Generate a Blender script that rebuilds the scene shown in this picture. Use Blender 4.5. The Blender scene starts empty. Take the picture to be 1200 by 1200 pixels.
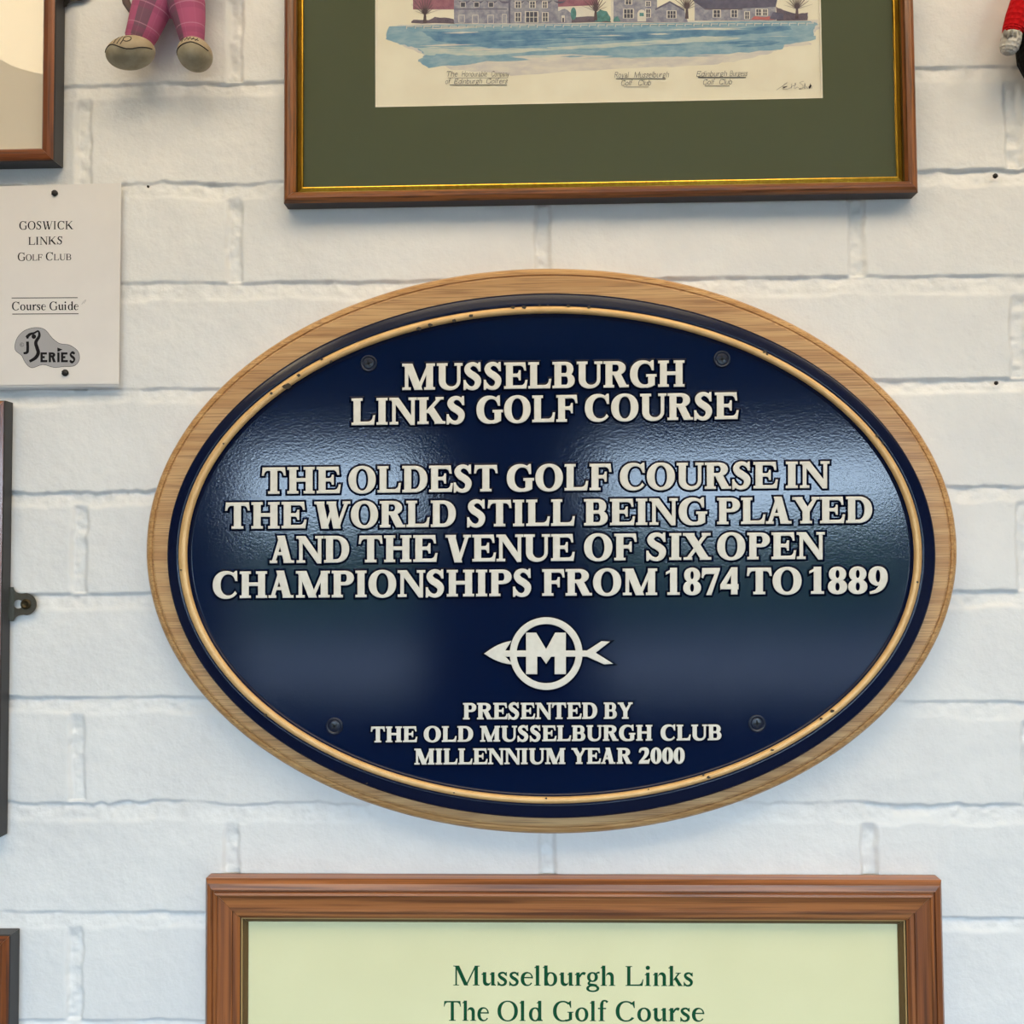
import bpy, bmesh, math, random
import numpy as np
from mathutils import Vector, Matrix

random.seed(7)
C = bpy.context.scene
# ------------------------------------------------------------------ camera, sky, exposure
D = 0.73106                                   # camera to brick wall
CAMZ = 1.5
M = Matrix.Rotation(0.03009476, 3, 'Z') @ Matrix.Rotation(0.04163438, 3, 'X') @ Matrix.Rotation(0.00703967, 3, 'Y')
cam_d = bpy.data.cameras.new('camera')
cam = bpy.data.objects.new('camera', cam_d)
C.collection.objects.link(cam)
cam_d.sensor_width = 36.0
cam_d.sensor_height = 36.0
cam_d.lens = 36.0
cam_d.clip_start = 0.02
cam.matrix_world = Matrix.Translation((0, -D, CAMZ)) @ (M @ Matrix.Rotation(math.radians(90), 3, 'X')).to_4x4()
C.camera = cam

world = bpy.data.worlds.new('sky')
C.world = world
world.use_nodes = True
bg = world.node_tree.nodes['Background']
bg.inputs['Color'].default_value = (0.60, 0.79, 1.0, 1)
bg.inputs['Strength'].default_value = 16.0

C.view_settings.view_transform = 'Standard'
C.view_settings.look = 'None'
C.view_settings.gamma = 1.0
C.view_settings.use_curve_mapping = False
C.view_settings.exposure = 1.02
LAMP_W = 3.3           # each ceiling panel lamp, watts
LAMP_COL = (1.0, 0.81, 0.56)

def at(px, py, d=0.0):
    """world point on the plane d in front of the brick face along the line of sight to a photo point"""
    v = M @ Vector(((px - 600) / 1200.0, 1.0, -(py - 600) / 1200.0))
    t = (D - d) / v.y
    return Vector((v.x * t, -d, CAMZ + v.z * t))

# ------------------------------------------------------------------ helpers
def lin(c):
    o = []
    for v in c:
        v = v / 255.0
        o.append(v / 12.92 if v <= 0.04045 else ((v + 0.055) / 1.055) ** 2.4)
    return (o[0], o[1], o[2], 1.0)

MATS = {}
def mat(name, col, rough=0.5, metal=0.0, spec=0.5, col2=None, nscale=40.0, stretch=(1, 1, 1), ramp=(0.35, 0.65),
        bump=0.0, bscale=300.0, bstretch=(1, 1, 1), bdist=0.0004, coat=0.0, detail=4.0, rough2=None):
    m = bpy.data.materials.new(name)
    m.use_nodes = True
    nt = m.node_tree
    b = nt.nodes['Principled BSDF']
    b.inputs['Base Color'].default_value = lin(col)
    b.inputs['Roughness'].default_value = rough
    b.inputs['Metallic'].default_value = metal
    b.inputs['Specular IOR Level'].default_value = spec
    b.inputs['Coat Weight'].default_value = coat
    b.inputs['Coat Roughness'].default_value = 0.08
    tc = nt.nodes.new('ShaderNodeTexCoord')
    if col2 is not None:
        mp = nt.nodes.new('ShaderNodeMapping')
        mp.inputs['Scale'].default_value = stretch
        n = nt.nodes.new('ShaderNodeTexNoise')
        n.inputs['Scale'].default_value = nscale
        n.inputs['Detail'].default_value = detail
        n.inputs['Roughness'].default_value = 0.6
        r = nt.nodes.new('ShaderNodeValToRGB')
        r.color_ramp.elements[0].position = ramp[0]
        r.color_ramp.elements[1].position = ramp[1]
        r.color_ramp.elements[0].color = lin(col)
        r.color_ramp.elements[1].color = lin(col2)
        nt.links.new(tc.outputs['Object'], mp.inputs['Vector'])
        nt.links.new(mp.outputs['Vector'], n.inputs['Vector'])
        nt.links.new(n.outputs['Fac'], r.inputs['Fac'])
        nt.links.new(r.outputs['Color'], b.inputs['Base Color'])
        if rough2 is not None:
            mr = nt.nodes.new('ShaderNodeMapRange')
            mr.inputs['From Min'].default_value = ramp[0]
            mr.inputs['From Max'].default_value = ramp[1]
            mr.inputs['To Min'].default_value = rough
            mr.inputs['To Max'].default_value = rough2
            nt.links.new(n.outputs['Fac'], mr.inputs['Value'])
            nt.links.new(mr.outputs['Result'], b.inputs['Roughness'])
    if bump:
        mp2 = nt.nodes.new('ShaderNodeMapping')
        mp2.inputs['Scale'].default_value = bstretch
        n2 = nt.nodes.new('ShaderNodeTexNoise')
        n2.inputs['Scale'].default_value = bscale
        n2.inputs['Detail'].default_value = 5.0
        bp = nt.nodes.new('ShaderNodeBump')
        bp.inputs['Strength'].default_value = bump
        bp.inputs['Distance'].default_value = bdist
        nt.links.new(tc.outputs['Object'], mp2.inputs['Vector'])
        nt.links.new(mp2.outputs['Vector'], n2.inputs['Vector'])
        nt.links.new(n2.outputs['Fac'], bp.inputs['Height'])
        nt.links.new(bp.outputs['Normal'], b.inputs['Normal'])
        if coat:
            nt.links.new(bp.outputs['Normal'], b.inputs['Coat Normal'])
    MATS[name] = m
    return m

def wood(name, c1, c2, c3, axis, rough=0.4, fine=420.0, broad=60.0, coat=0.0, bump=0.15, st=0.04):
    """wood whose grain runs along one axis: broad bands and fine pore lines"""
    m = bpy.data.materials.new(name)
    m.use_nodes = True
    nt = m.node_tree
    L = nt.links.new
    b = nt.nodes['Principled BSDF']
    tc = nt.nodes.new('ShaderNodeTexCoord')
    mp = nt.nodes.new('ShaderNodeMapping')
    sc = [1, 1, 1]
    sc[axis] = st
    mp.inputs['Scale'].default_value = sc
    L(tc.outputs['Object'], mp.inputs['Vector'])
    a = nt.nodes.new('ShaderNodeTexNoise')
    a.inputs['Scale'].default_value = broad
    a.inputs['Detail'].default_value = 3
    a.inputs['Distortion'].default_value = 0.4
    f = nt.nodes.new('ShaderNodeTexNoise')
    f.inputs['Scale'].default_value = fine
    f.inputs['Detail'].default_value = 3
    L(mp.outputs['Vector'], a.inputs['Vector'])
    L(mp.outputs['Vector'], f.inputs['Vector'])
    r = nt.nodes.new('ShaderNodeValToRGB')
    e = r.color_ramp.elements
    e[0].position = 0.40
    e[0].color = lin(c1)
    e[1].position = 0.60
    e[1].color = lin(c2)
    L(a.outputs['Fac'], r.inputs['Fac'])
    r2 = nt.nodes.new('ShaderNodeValToRGB')
    r2.color_ramp.elements[0].position = 0.36
    r2.color_ramp.elements[0].color = (1, 1, 1, 1)
    r2.color_ramp.elements[1].position = 0.52
    r2.color_ramp.elements[1].color = (0, 0, 0, 1)
    L(f.outputs['Fac'], r2.inputs['Fac'])
    mx = nt.nodes.new('ShaderNodeMix')
    mx.data_type = 'RGBA'
    ml = nt.nodes.new('ShaderNodeMath')
    ml.operation = 'MULTIPLY'
    ml.inputs[1].default_value = 0.75
    L(r2.outputs['Color'], ml.inputs[0])
    L(ml.outputs[0], mx.inputs[0])
    L(r.outputs['Color'], mx.inputs[6])
    mx.inputs[7].default_value = lin(c3)
    L(mx.outputs[2], b.inputs['Base Color'])
    b.inputs['Roughness'].default_value = rough
    b.inputs['Coat Weight'].default_value = coat
    b.inputs['Coat Roughness'].default_value = 0.15
    bp = nt.nodes.new('ShaderNodeBump')
    bp.inputs['Strength'].default_value = bump
    bp.inputs['Distance'].default_value = 0.0003
    L(f.outputs['Fac'], bp.inputs['Height'])
    L(bp.outputs['Normal'], b.inputs['Normal'])
    MATS[name] = m
    return m

def glass(name, refl=1.0):
    m = bpy.data.materials.new(name)
    m.use_nodes = True
    nt = m.node_tree
    nt.nodes.remove(nt.nodes['Principled BSDF'])
    out = nt.nodes['Material Output']
    t = nt.nodes.new('ShaderNodeBsdfTransparent')
    g = nt.nodes.new('ShaderNodeBsdfGlossy')
    g.inputs['Roughness'].default_value = 0.015
    fr = nt.nodes.new('ShaderNodeFresnel')
    fr.inputs['IOR'].default_value = 1.45
    mx = nt.nodes.new('ShaderNodeMixShader')
    ge = nt.nodes.new('ShaderNodeNewGeometry')
    iv = nt.nodes.new('ShaderNodeMath')
    iv.operation = 'SUBTRACT'
    iv.inputs[0].default_value = 1.0
    nt.links.new(ge.outputs['Backfacing'], iv.inputs[1])
    mu = nt.nodes.new('ShaderNodeMath')
    mu.operation = 'MULTIPLY'
    nt.links.new(fr.outputs[0], mu.inputs[0])
    nt.links.new(iv.outputs[0], mu.inputs[1])
    nt.links.new(mu.outputs[0], mx.inputs[0])
    nt.links.new(t.outputs[0], mx.inputs[1])
    nt.links.new(g.outputs[0], mx.inputs[2])
    nt.links.new(mx.outputs[0], out.inputs['Surface'])
    MATS[name] = m
    return m

def emit(name, col, s):
    m = bpy.data.materials.new(name)
    m.use_nodes = True
    nt = m.node_tree
    b = nt.nodes['Principled BSDF']
    b.inputs['Base Color'].default_value = (0.8, 0.8, 0.8, 1)
    b.inputs['Emission Color'].default_value = col
    b.inputs['Emission Strength'].default_value = s
    MATS[name] = m
    return m

def thing(name, label, cat, loc, group=None):
    o = bpy.data.objects.new(name, None)
    o.empty_display_size = 0.02
    C.collection.objects.link(o)
    o.location = loc
    o['label'] = label
    o['category'] = cat
    if group:
        o['group'] = group
    return o

def origin(p):
    v = Vector((0, 0, 0))
    while p is not None:
        v += p.location
        p = p.parent
    return v

class MB:
    """collects world-space faces, links them as one mesh object"""
    def __init__(s):
        s.v, s.f, s.m, s.uv, s.sm = [], [], [], {}, []
    def face(s, pts, mi=0, smooth=False):
        i = len(s.v)
        s.v += [tuple(p) for p in pts]
        s.f.append(tuple(range(i, i + len(pts))))
        s.m.append(mi)
        s.sm.append(smooth)
    def grid(s, rows, mi=0, closed=False, smooth=True, uv=False, mis=None):
        """rows of points joined by quads; closed joins the last column to the first"""
        i0 = len(s.v)
        n = len(rows[0])
        for r in rows:
            s.v += [tuple(p) for p in r]
        for a in range(len(rows) - 1):
            for b in range(n if closed else n - 1):
                c = (b + 1) % n
                s.f.append((i0 + a * n + b, i0 + a * n + c, i0 + (a + 1) * n + c, i0 + (a + 1) * n + b))
                s.m.append(mis[a] if mis else mi)
                s.sm.append(smooth)
                if uv:
                    u0, u1 = b / n, (b + 1) / n
                    v0, v1 = a / (len(rows) - 1), (a + 1) / (len(rows) - 1)
                    s.uv[len(s.f) - 1] = ((u0, v0), (u1, v0), (u1, v1), (u0, v1))
    def fan(s, ring, mi=0, smooth=False):
        s.face(ring, mi, smooth)
    def box(s, x0, x1, y0, y1, z0, z1, mi=0):
        p = [(x0, y0, z0), (x1, y0, z0), (x1, y1, z0), (x0, y1, z0), (x0, y0, z1), (x1, y0, z1), (x1, y1, z1), (x0, y1, z1)]
        i = len(s.v)
        s.v += p
        for q in ((0, 3, 2, 1), (4, 5, 6, 7), (0, 1, 5, 4), (1, 2, 6, 5), (2, 3, 7, 6), (3, 0, 4, 7)):
            s.f.append(tuple(i + k for k in q))
            s.m.append(mi)
            s.sm.append(False)
    def tube(s, path, n=12, mi=0, caps=True, uv=False, ax=None):
        """path of (point, rx, ry) swept with an elliptical section; rx across the view, ry in depth"""
        rows = []
        P = [Vector(p[0]) for p in path]
        for k, (p, rx, ry) in enumerate(path):
            t = (P[min(k + 1, len(P) - 1)] - P[max(k - 1, 0)]).normalized()
            yv = Vector((0, -1, 0)) if ax is None else Vector(ax)
            e1 = t.cross(yv)
            if e1.length < 1e-5:
                e1 = t.cross(Vector((1, 0, 0)))
            e1.normalize()
            e2 = e1.cross(t).normalized()
            rows.append([P[k] + e1 * rx * math.cos(2 * math.pi * j / n) + e2 * ry * math.sin(2 * math.pi * j / n) for j in range(n)])
        s.grid(rows, mi, closed=True, uv=uv)
        if caps:
            s.face(list(reversed(rows[0])), mi)
            s.face(rows[-1], mi)
    def ball(s, c, ex, ey, ez, nu=24, nv=14, mi=0, split=None):
        """ellipsoid from three half-axis vectors"""
        c, ex, ey, ez = map(Vector, (c, ex, ey, ez))
        rows = []
        for a in range(nv + 1):
            th = math.pi * a / nv
            rows.append([c + ez * math.cos(th) + (ex * math.cos(2 * math.pi * b / nu) + ey * math.sin(2 * math.pi * b / nu)) * math.sin(th) for b in range(nu)])
        k0 = len(s.f)
        s.grid(rows, mi, closed=True)
        if split:
            for k in range(k0, len(s.f)):
                cen = sum((Vector(s.v[i]) for i in s.f[k]), Vector()) / 4
                s.m[k] = split(cen)
    def build(s, name, mats, parent=None, label=None, weld=False):
        me = bpy.data.meshes.new(name)
        o0 = origin(parent)
        me.from_pydata([(a - o0.x, b - o0.y, c - o0.z) for a, b, c in s.v], [], s.f)
        mats = mats if isinstance(mats, (list, tuple)) else [mats]
        for m in mats:
            me.materials.append(MATS[m] if isinstance(m, str) else m)
        me.polygons.foreach_set('material_index', s.m)
        me.polygons.foreach_set('use_smooth', s.sm)
        if s.uv:
            ul = me.uv_layers.new(name='UVMap')
            for k, uvs in s.uv.items():
                for li, w in zip(me.polygons[k].loop_indices, uvs):
                    ul.data[li].uv = w
        if weld:
            bm = bmesh.new()
            bm.from_mesh(me)
            bmesh.ops.remove_doubles(bm, verts=bm.verts, dist=1e-6)
            bm.to_mesh(me)
            bm.free()
        me.update()
        o = bpy.data.objects.new(name, me)
        C.collection.objects.link(o)
        if parent:
            o.parent = parent
        if label:
            o['label'] = label
        return o

def struct(o):
    o['kind'] = 'structure'
    return o

# ------------------------------------------------------------------ lettering: serif outlines built from stems, bowls, arms and beaks
class Font:
    def __init__(s, S, H, ST, BR, SL, sans=False):
        s.S, s.H, s.ST, s.BR, s.SL, s.sans = S, H, ST, BR, SL, sans

BOLD = Font(158, 62, 40, 30, 54)
ROMAN = Font(112, 46, 24, 26, 62)
BOOK = Font(112, 50, 26, 22, 56)
PEN = Font(60, 52, 10, 1, 8)
SANS = Font(185, 150, 1, 1, 0, True)
T = 676

def qd(p0, p1, p2, n=6):
    return [((1 - t) ** 2 * p0[0] + 2 * t * (1 - t) * p1[0] + t * t * p2[0], (1 - t) ** 2 * p0[1] + 2 * t * (1 - t) * p1[1] + t * t * p2[1]) for t in [k / n for k in range(n + 1)]]

def arc(cx, cy, rx, ry, a0, a1, n=22, e=2.15):
    o = []
    for k in range(n + 1):
        a = math.radians(a0 + (a1 - a0) * k / n)
        c, s = math.cos(a), math.sin(a)
        o.append((cx + rx * math.copysign(abs(c) ** (2 / e), c), cy + ry * math.copysign(abs(s) ** (2 / e), s)))
    return o

def ring(cx, cy, RX, RY, rx, ry, icx=None):
    icx = cx if icx is None else icx
    return [arc(cx, cy, RX, RY, -91, 91) + arc(icx, cy, rx, ry, 91, -91), arc(cx, cy, RX, RY, 89, 271) + arc(icx, cy, rx, ry, 271, 89)]

def cring(cx, cy, RX, RY, rx, ry, icx, a0, a1, icy=None):
    return arc(cx, cy, RX, RY, a0, a1, 36) + arc(icx, cy if icy is None else icy, rx, ry, a1, a0, 36)

def stroke(pts, n=8):
    """variable-width stroke along a smooth path of (x, y, width)"""
    P = [pts[0]] + list(pts) + [pts[-1]]
    q = []
    for k in range(1, len(P) - 2):
        for j in range(n):
            t = j / n
            q.append(tuple(0.5 * (2 * P[k][i] + (P[k + 1][i] - P[k - 1][i]) * t + (2 * P[k - 1][i] - 5 * P[k][i] + 4 * P[k + 1][i] - P[k + 2][i]) * t * t + (3 * P[k][i] - P[k - 1][i] - 3 * P[k + 1][i] + P[k + 2][i]) * t ** 3) for i in range(3)))
    q.append(pts[-1])
    L, R = [], []
    for k, (x, y, w) in enumerate(q):
        a, b = q[max(k - 1, 0)], q[min(k + 1, len(q) - 1)]
        dx, dy = b[0] - a[0], b[1] - a[1]
        l = math.hypot(dx, dy) or 1
        nx, ny = -dy / l * w / 2, dx / l * w / 2
        L.append((x + nx, y + ny))
        R.append((x - nx, y - ny))
    return L + R[::-1]

def glyph(ch, F):
    S, H, ST, BR, SL = F.S, F.H, F.ST, F.BR, F.SL
    sans = F.sans
    g = []
    def rect(a, b, c, d):
        g.append([(a, c), (b, c), (b, d), (a, d)])
    def serif(xl, xr, y, up, a=SL, b=SL, br=BR):
        if sans:
            return
        p = [(xl - a, y), (xr + b, y)]
        if b:
            p += [(xr + b, y + up * ST)] + qd((xr + b * 0.75, y + up * ST), (xr, y + up * ST), (xr, y + up * (ST + br)))
        else:
            p += [(xr, y + up * (ST + br))]
        if a:
            p += qd((xl, y + up * (ST + br)), (xl, y + up * ST), (xl - a * 0.75, y + up * ST)) + [(xl - a, y + up * ST)]
        else:
            p += [(xl, y + up * (ST + br))]
        g.append(p)
    def stem(xl, xr, b=(SL, SL), t=(SL, SL), y0=0, y1=T):
        rect(xl, xr, y0, y1)
        if b:
            serif(xl, xr, y0, 1, *b)
        if t:
            serif(xl, xr, y1, -1, *t)
    def diag(xb, xt, w, y0=0, y1=T):
        g.append([(xb - w / 2, y0), (xb + w / 2, y0), (xt + w / 2, y1), (xt - w / 2, y1)])
    def arm(x0, x1, y, dn, drop, sl=12):
        if sans:
            rect(x0, x1, min(y, y + dn * H), max(y, y + dn * H))
            return
        g.append([(x0, y), (x1 - sl, y), (x1 + sl * 0.6, y + dn * drop), (x1 - 20, y + dn * drop)] + qd((x1 - 34, y + dn * drop * 0.72), (x1 - 70, y + dn * H), (x1 - 150 * drop / 200, y + dn * H)) + [(x0, y + dn * H)])
    def bowl(xs, xk, xr, y0, y1, th=None, h=None):
        th = th or S
        h = h or H
        cy, ry = (y0 + y1) / 2, (y1 - y0) / 2
        o = [(xs, y1)] + arc(xk, cy, xr - xk, ry, 90, -90, 20) + [(xs, y0)]
        i = [(xs, y0 + h)] + arc(xk, cy, xr - th - xk, ry - h, -90, 90, 20) + [(xs, y1 - h)]
        g.append(o + i)
    SX = 95
    XR = SX + S
    if ch == 'A':
        diag(620 - S * 0.62 - 15, 348 - S * 0.15, S * 1.12, 0, 690)
        diag(115, 348 - H * 0.3, H * 1.15, 0, 690)
        rect(175, 500, 205, 205 + H * 0.9)
        serif(115 - H * 0.4, 115 + H * 0.4, 0, 1, SL * 1.1, SL * 1.2, 8)
        serif(590 - S * 0.95, 590 + S * 0.05, 0, 1, SL * 0.7, SL * 1.2, 12)
    elif ch == 'B':
        stem(SX, XR, (SL, 0), (SL, 0))
        bowl(XR - 20, 380, 585, 345 - H * 0.5, T, S * 0.95)
        bowl(XR - 20, 390, 622, 0, 345 + H * 0.5, S)
    elif ch in 'CG':
        g.append(cring(385, 336, 338, 355, 222, 355 - H, 385 - 338 + S * 1.12 + 222, 46, 322 if ch == 'C' else 296))
        if not sans:
            g.append([(560, 570), (590, 650), (640, 691), (664, 691), (672, 450), (642, 450)] + qd((625, 500), (600, 560), (560, 610)))
        if ch == 'G':
            xg = 700 - S * 0.97
            g.append([(xg, 300), (700, 300), (700, 50), (600, 0), (500, -19), (470, -14), (480, 40), (xg, 75)])
            serif(xg, 700, 318, -1, SL, SL * 0.9)
    elif ch == 'D':
        stem(SX, XR, (SL, 0), (SL, 0))
        bowl(XR - 20, 350, 690, 0, T, S * 1.08)
    elif ch in 'EF':
        stem(SX, XR, (SL, 0) if ch == 'E' else (SL, SL), (SL, 0))
        arm(XR - 5, 610 if ch == 'E' else 590, T, -1, 190)
        rect(XR - 5, 445, 345 - H / 2, 345 + H / 2)
        if not sans:
            g.append([(470, 345 - 120), (470, 345 + 120), (446, 345 + 120)] + qd((436, 345 + 80), (410, 345 + H / 2), (370, 345 + H / 2)) + qd((370, 345 - H / 2), (410, 345 - H / 2), (436, 345 - 80)) + [(446, 345 - 120)])
        if ch == 'E':
            arm(XR - 5, 645, 0, 1, 205, 18)
    elif ch == 'H':
        stem(SX, XR)
        stem(685 - S, 685)
        rect(XR - 5, 690 - S, 350 - H * 0.55, 350 + H * 0.55)
    elif ch == 'I':
        stem(SX, XR)
    elif ch == 'K':
        stem(SX, XR)
        g.append([(XR - 10, 300), (590, T), (590 + H * 1.3, T), (XR + 60, 285)])
        g.append([(XR + 40, 350), (XR + 40 + S * 0.75, 470), (720, 0), (720 - S * 1.25, 0)])
        serif(592, 592 + H, T, -1, SL * 1.3, SL, 6)
        serif(720 - S * 1.15, 720 - S * 0.1, 0, 1, SL * 0.8, SL * 0.95, 8)
    elif ch == 'L':
        stem(SX, XR, (SL, 0))
        arm(XR - 5, 632, 0, 1, 225, 18)
    elif ch == 'M':
        stem(105, 105 + H * 1.05, (SL * 1.25, SL * 1.25), None)
        diag(462, 95 + S * 0.62, S * 1.2)
        diag(462, 835 - S * 0.5, H * 1.0)
        stem(850 - S, 850, (SL, SL), (0, SL))
        serif(95, 95 + S * 0.6, T, -1, SL * 1.15, 0)
    elif ch == 'N':
        stem(105, 105 + H * 1.05, (SL * 1.3, SL * 1.3), None)
        stem(612, 612 + H * 1.05, None, (SL * 1.3, SL * 1.1))
        g.append([(80, T), (80 + S * 1.1, T), (612 + H, 85), (612 + H, -18), (590, -18)])
        serif(90, 90 + S * 0.6, T, -1, SL * 1.1, 0)
    elif ch == 'O':
        g += ring(389, 336, 354, 355, 354 - S * 1.12, 355 - H * 0.85)
    elif ch in 'PR':
        stem(SX, XR, (SL, SL) if ch == 'P' else (SL, SL * 0.9), (SL, 0))
        bowl(XR - 20, 370, 602 if ch == 'P' else 620, 318 if ch == 'P' else 335, T, S * 1.02)
        if ch == 'R':
            g.append([(300, 360), (300 + S * 1.1, 375), (668, 0), (668 - S * 1.2, 0)])
            serif(668 - S * 0.9, 668 - S * 0.15, 0, 1, SL * 0.4, SL * 1.1, 6)
    elif ch == 'S':
        w = S if not sans else S * 0.95
        h0 = H * 1.15
        g.append(stroke([(440, 560, h0 * 0.8), (375, 632, h0), (270, 660, h0 * 1.1), (165, 610, w * 0.72), (128, 515, w * 0.88), (195, 415, w), (305, 345, w * 1.02), (400, 260, w), (418, 165, w * 0.88), (370, 60, w * 0.68), (265, 12, h0 * 1.05), (150, 45, h0), (78, 135, h0 * 0.8)]))
        if not sans:
            g.append([(448, 692), (472, 692), (480, 478), (450, 478), (415, 560), (400, 640), (425, 655)])
            g.append([(40, -19), (66, -19), (92, 18), (118, 60), (98, 130), (68, 222), (38, 222)])
    elif ch == 'T':
        stem(334 - S / 2, 334 + S / 2, (SL * 1.1, SL * 1.1), None)
        arm(330, 630, T, -1, 190)
        g.append([(668 - x, y) for x, y in g.pop()] if False else g.pop())
        if sans:
            rect(40, 334, T - H, T)
        else:
            g.append([(668 - x, y) for x, y in g[-1]])
    elif ch == 'U':
        xl, xr = 95, 95 + S
        yl, yr = 598, 598 + H * 1.02
        o = [(xl, T), (xl, 230)] + arc((xl + yr) / 2, 230, (yr - xl) / 2, 249, 180, 360, 26) + [(yr, T)]
        i = [(yl, T), (yl, 230)] + arc((xr + yl) / 2, 230, (yl - xr) / 2, 249 - H * 1.15, 360, 180, 26) + [(xr, T)]
        g.append(o + i)
        serif(xl, xr, T, -1)
        serif(yl, yr, T, -1, SL * 1.3, SL * 1.1)
    elif ch == 'V':
        diag(365, 80 + S * 0.6, S * 1.14, -18)
        diag(365 + S * 0.1, 615, H * 1.1, -18)
        serif(85, 85 + S, T, -1, SL * 0.95, SL * 0.8, 10)
        serif(615 - H * 0.5, 615 + H * 0.5, T, -1, SL * 1.2, SL, 6)
    elif ch == 'W':
        for x in (0, 320):
            diag(320 + x, 85 + x + S * 0.6, S * 1.1, -16)
            diag(320 + x + S * 0.1, (580 if x == 0 else 905), H * 1.0 if x else H * 0.9, -16)
            serif(90 + x, 90 + x + S, T, -1, SL * 0.9 if x == 0 else SL * 0.6, SL * 0.7, 10)
        serif(905 - H * 0.5, 905 + H * 0.5, T, -1, SL * 1.2, SL, 6)
    elif ch == 'X':
        diag(550, 150, S * 1.2)
        diag(120, 580, H * 1.15)
        serif(150 - S * 0.55, 150 + S * 0.55, T, -1, SL * 0.8, SL * 0.7, 8)
        serif(580 - H * 0.5, 580 + H * 0.5, T, -1, SL * 1.3, SL, 6)
        serif(550 - S * 0.55, 550 + S * 0.55, 0, 1, SL * 0.6, SL * 0.9, 8)
        serif(120 - H * 0.5, 120 + H * 0.5, 0, 1, SL, SL * 1.3, 6)
    elif ch == 'Y':
        stem(375 - S / 2, 375 + S / 2, (SL * 1.1, SL * 1.1), None, 0, 330)
        g.append([(375 - S / 2, 310), (75, T), (75 + S * 1.1, T), (375 + S / 2, 340)])
        g.append([(375 - S * 0.1, 330), (595, T), (595 + H * 1.05, T), (375 + S / 2, 300)])
        serif(80, 80 + S, T, -1, SL * 0.9, SL * 0.6, 8)
        serif(595, 595 + H, T, -1, SL * 1.2, SL * 0.9, 6)
    elif ch == '1':
        stem(255 - S / 2, 255 + S / 2, (SL * 1.3, SL * 1.3), None, 0, 688)
        g.append([(255 - S / 2, 600), (66, 545), (66, 580), (255, 688), (255 + S / 2, 688), (255 + S / 2, 600)])
    elif ch == '2':
        g.append(stroke([(40, 500, H * 0.8), (95, 620, S * 0.45), (210, 660 - S * 0.12, S * 0.62), (325, 610, S * 0.9), (350, 490, S * 1.0), (300, 350, S * 0.75), (170, 190, H * 1.1), (60, 70, H * 0.9)]))
        g.append([(17, 0), (430, 0), (478, 190), (448, 190), (425, 150), (385, 130), (90, 130), (25, 40)])
    elif ch == '4':
        rect(305, 305 + S * 0.9, 0, 688)
        rect(19, 475, 140, 140 + H * 1.7)
        g.append([(19, 140), (19 + H * 1.6, 200), (330, 600), (330, 688), (305, 688), (19, 245)])
    elif ch == '7':
        g.append([(35, T), (478, T), (478, 640), (255, -10), (150, -10), (370, 545), (110, 545), (60, 505), (35, 440), (14, 450)])
    elif ch == '8':
        g += ring(250, 505, 200, 183, 200 - S * 0.88, 183 - H)
        g += ring(250, 172, 224, 185, 224 - S, 185 - H)
    elif ch in '96':
        p = ring(250, 445, 224, 243, 224 - S * 0.98, 243 - H)
        p.append(stroke([(400, 470, S * 0.95), (395, 330, S * 0.95), (330, 160, S * 0.75), (210, 50, H * 1.1), (60, 5, H * 0.6)]))
        g += p if ch == '9' else [[(500 - x, T - y) for x, y in q] for q in p]
    elif ch == '0':
        g += ring(250, 338, 226, 350, 226 - S * 1.0, 350 - H * 0.8)
    # ---- lowercase
    else:
        X = 455
        A_ = 690
        lx, rx = 70, 70 + S
        sl = SL * 0.85
        def flag(x, y):
            if not sans:
                g.append([(x + S * 0.6, y), (x - sl * 0.95, y - 62), (x - sl * 0.95, y - 62 - ST), (x + S * 0.6, y - 85)])
        def foot(a, b, l=sl, r=sl):
            serif(a, b, 0, 1, l, r, BR * 0.7)
        def arch(x0, x1, top=X + 12):
            mid = x1 - S
            o = arc((x0 + x1) / 2 + 10, 300, (x1 - x0) / 2 - 10, top - 300, 0, 165, 18)
            i = arc((x0 + mid) / 2 + 14, 290, (mid - x0) / 2 - 14, top - 290 - S * 0.78, 165, 0, 18)
            g.append(o + i)
            rect(x1 - S, x1, 0, 305)
        if ch == 'l':
            rect(lx, rx, 0, A_)
            flag(lx, A_)
            foot(lx, rx)
        elif ch == 'i':
            rect(lx, rx, 0, X)
            flag(lx, X)
            foot(lx, rx)
            g.append(arc(lx + S / 2, 620, S * 0.66, S * 0.66, 0, 350, 14, 2))
        elif ch in 'nh':
            rect(lx, rx, 0, X if ch == 'n' else A_)
            flag(lx, X if ch == 'n' else A_)
            foot(lx, rx)
            arch(rx - 10, 460)
            foot(460 - S, 460)
        elif ch == 'm':
            rect(lx, rx, 0, X)
            flag(lx, X)
            arch(rx - 10, 420)
            arch(410, 740)
            for a in (lx, 420 - S, 740 - S):
                foot(a, a + S, sl * 0.7, sl * 0.7)
        elif ch == 'u':
            rect(lx, rx, 150, X)
            flag(lx, X)
            k = len(g)
            arch(rx - 10, 460)
            for q in range(k, len(g)):
                g[q] = [(lx + 460 - x, X - y) for x, y in g[q]]
            g[-1] = [(lx, 150), (rx, 150), (rx, X), (lx, X)]
            rect(455 - S, 455, 0, X)
            flag(455 - S, X)
            if not sans:
                g.append([(455 - S * 0.5, 0), (455 + sl, 0), (455 + sl, ST), (455 - S * 0.5, ST + 60)])
        elif ch == 'r':
            rect(lx, rx, 0, X)
            flag(lx, X)
            foot(lx, rx)
            g.append(stroke([(rx - 10, 300, H * 1.2), (rx + 60, 400, S * 0.6), (rx + 130, 425, S * 0.85), (rx + 185, 400, S * 0.9)]))
        elif ch in 'bdpq':
            rect(lx, rx, 0 if ch in 'bd' else -220, A_ if ch in 'bd' else X)
            flag(lx, A_ if ch in 'bd' else X)
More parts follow.
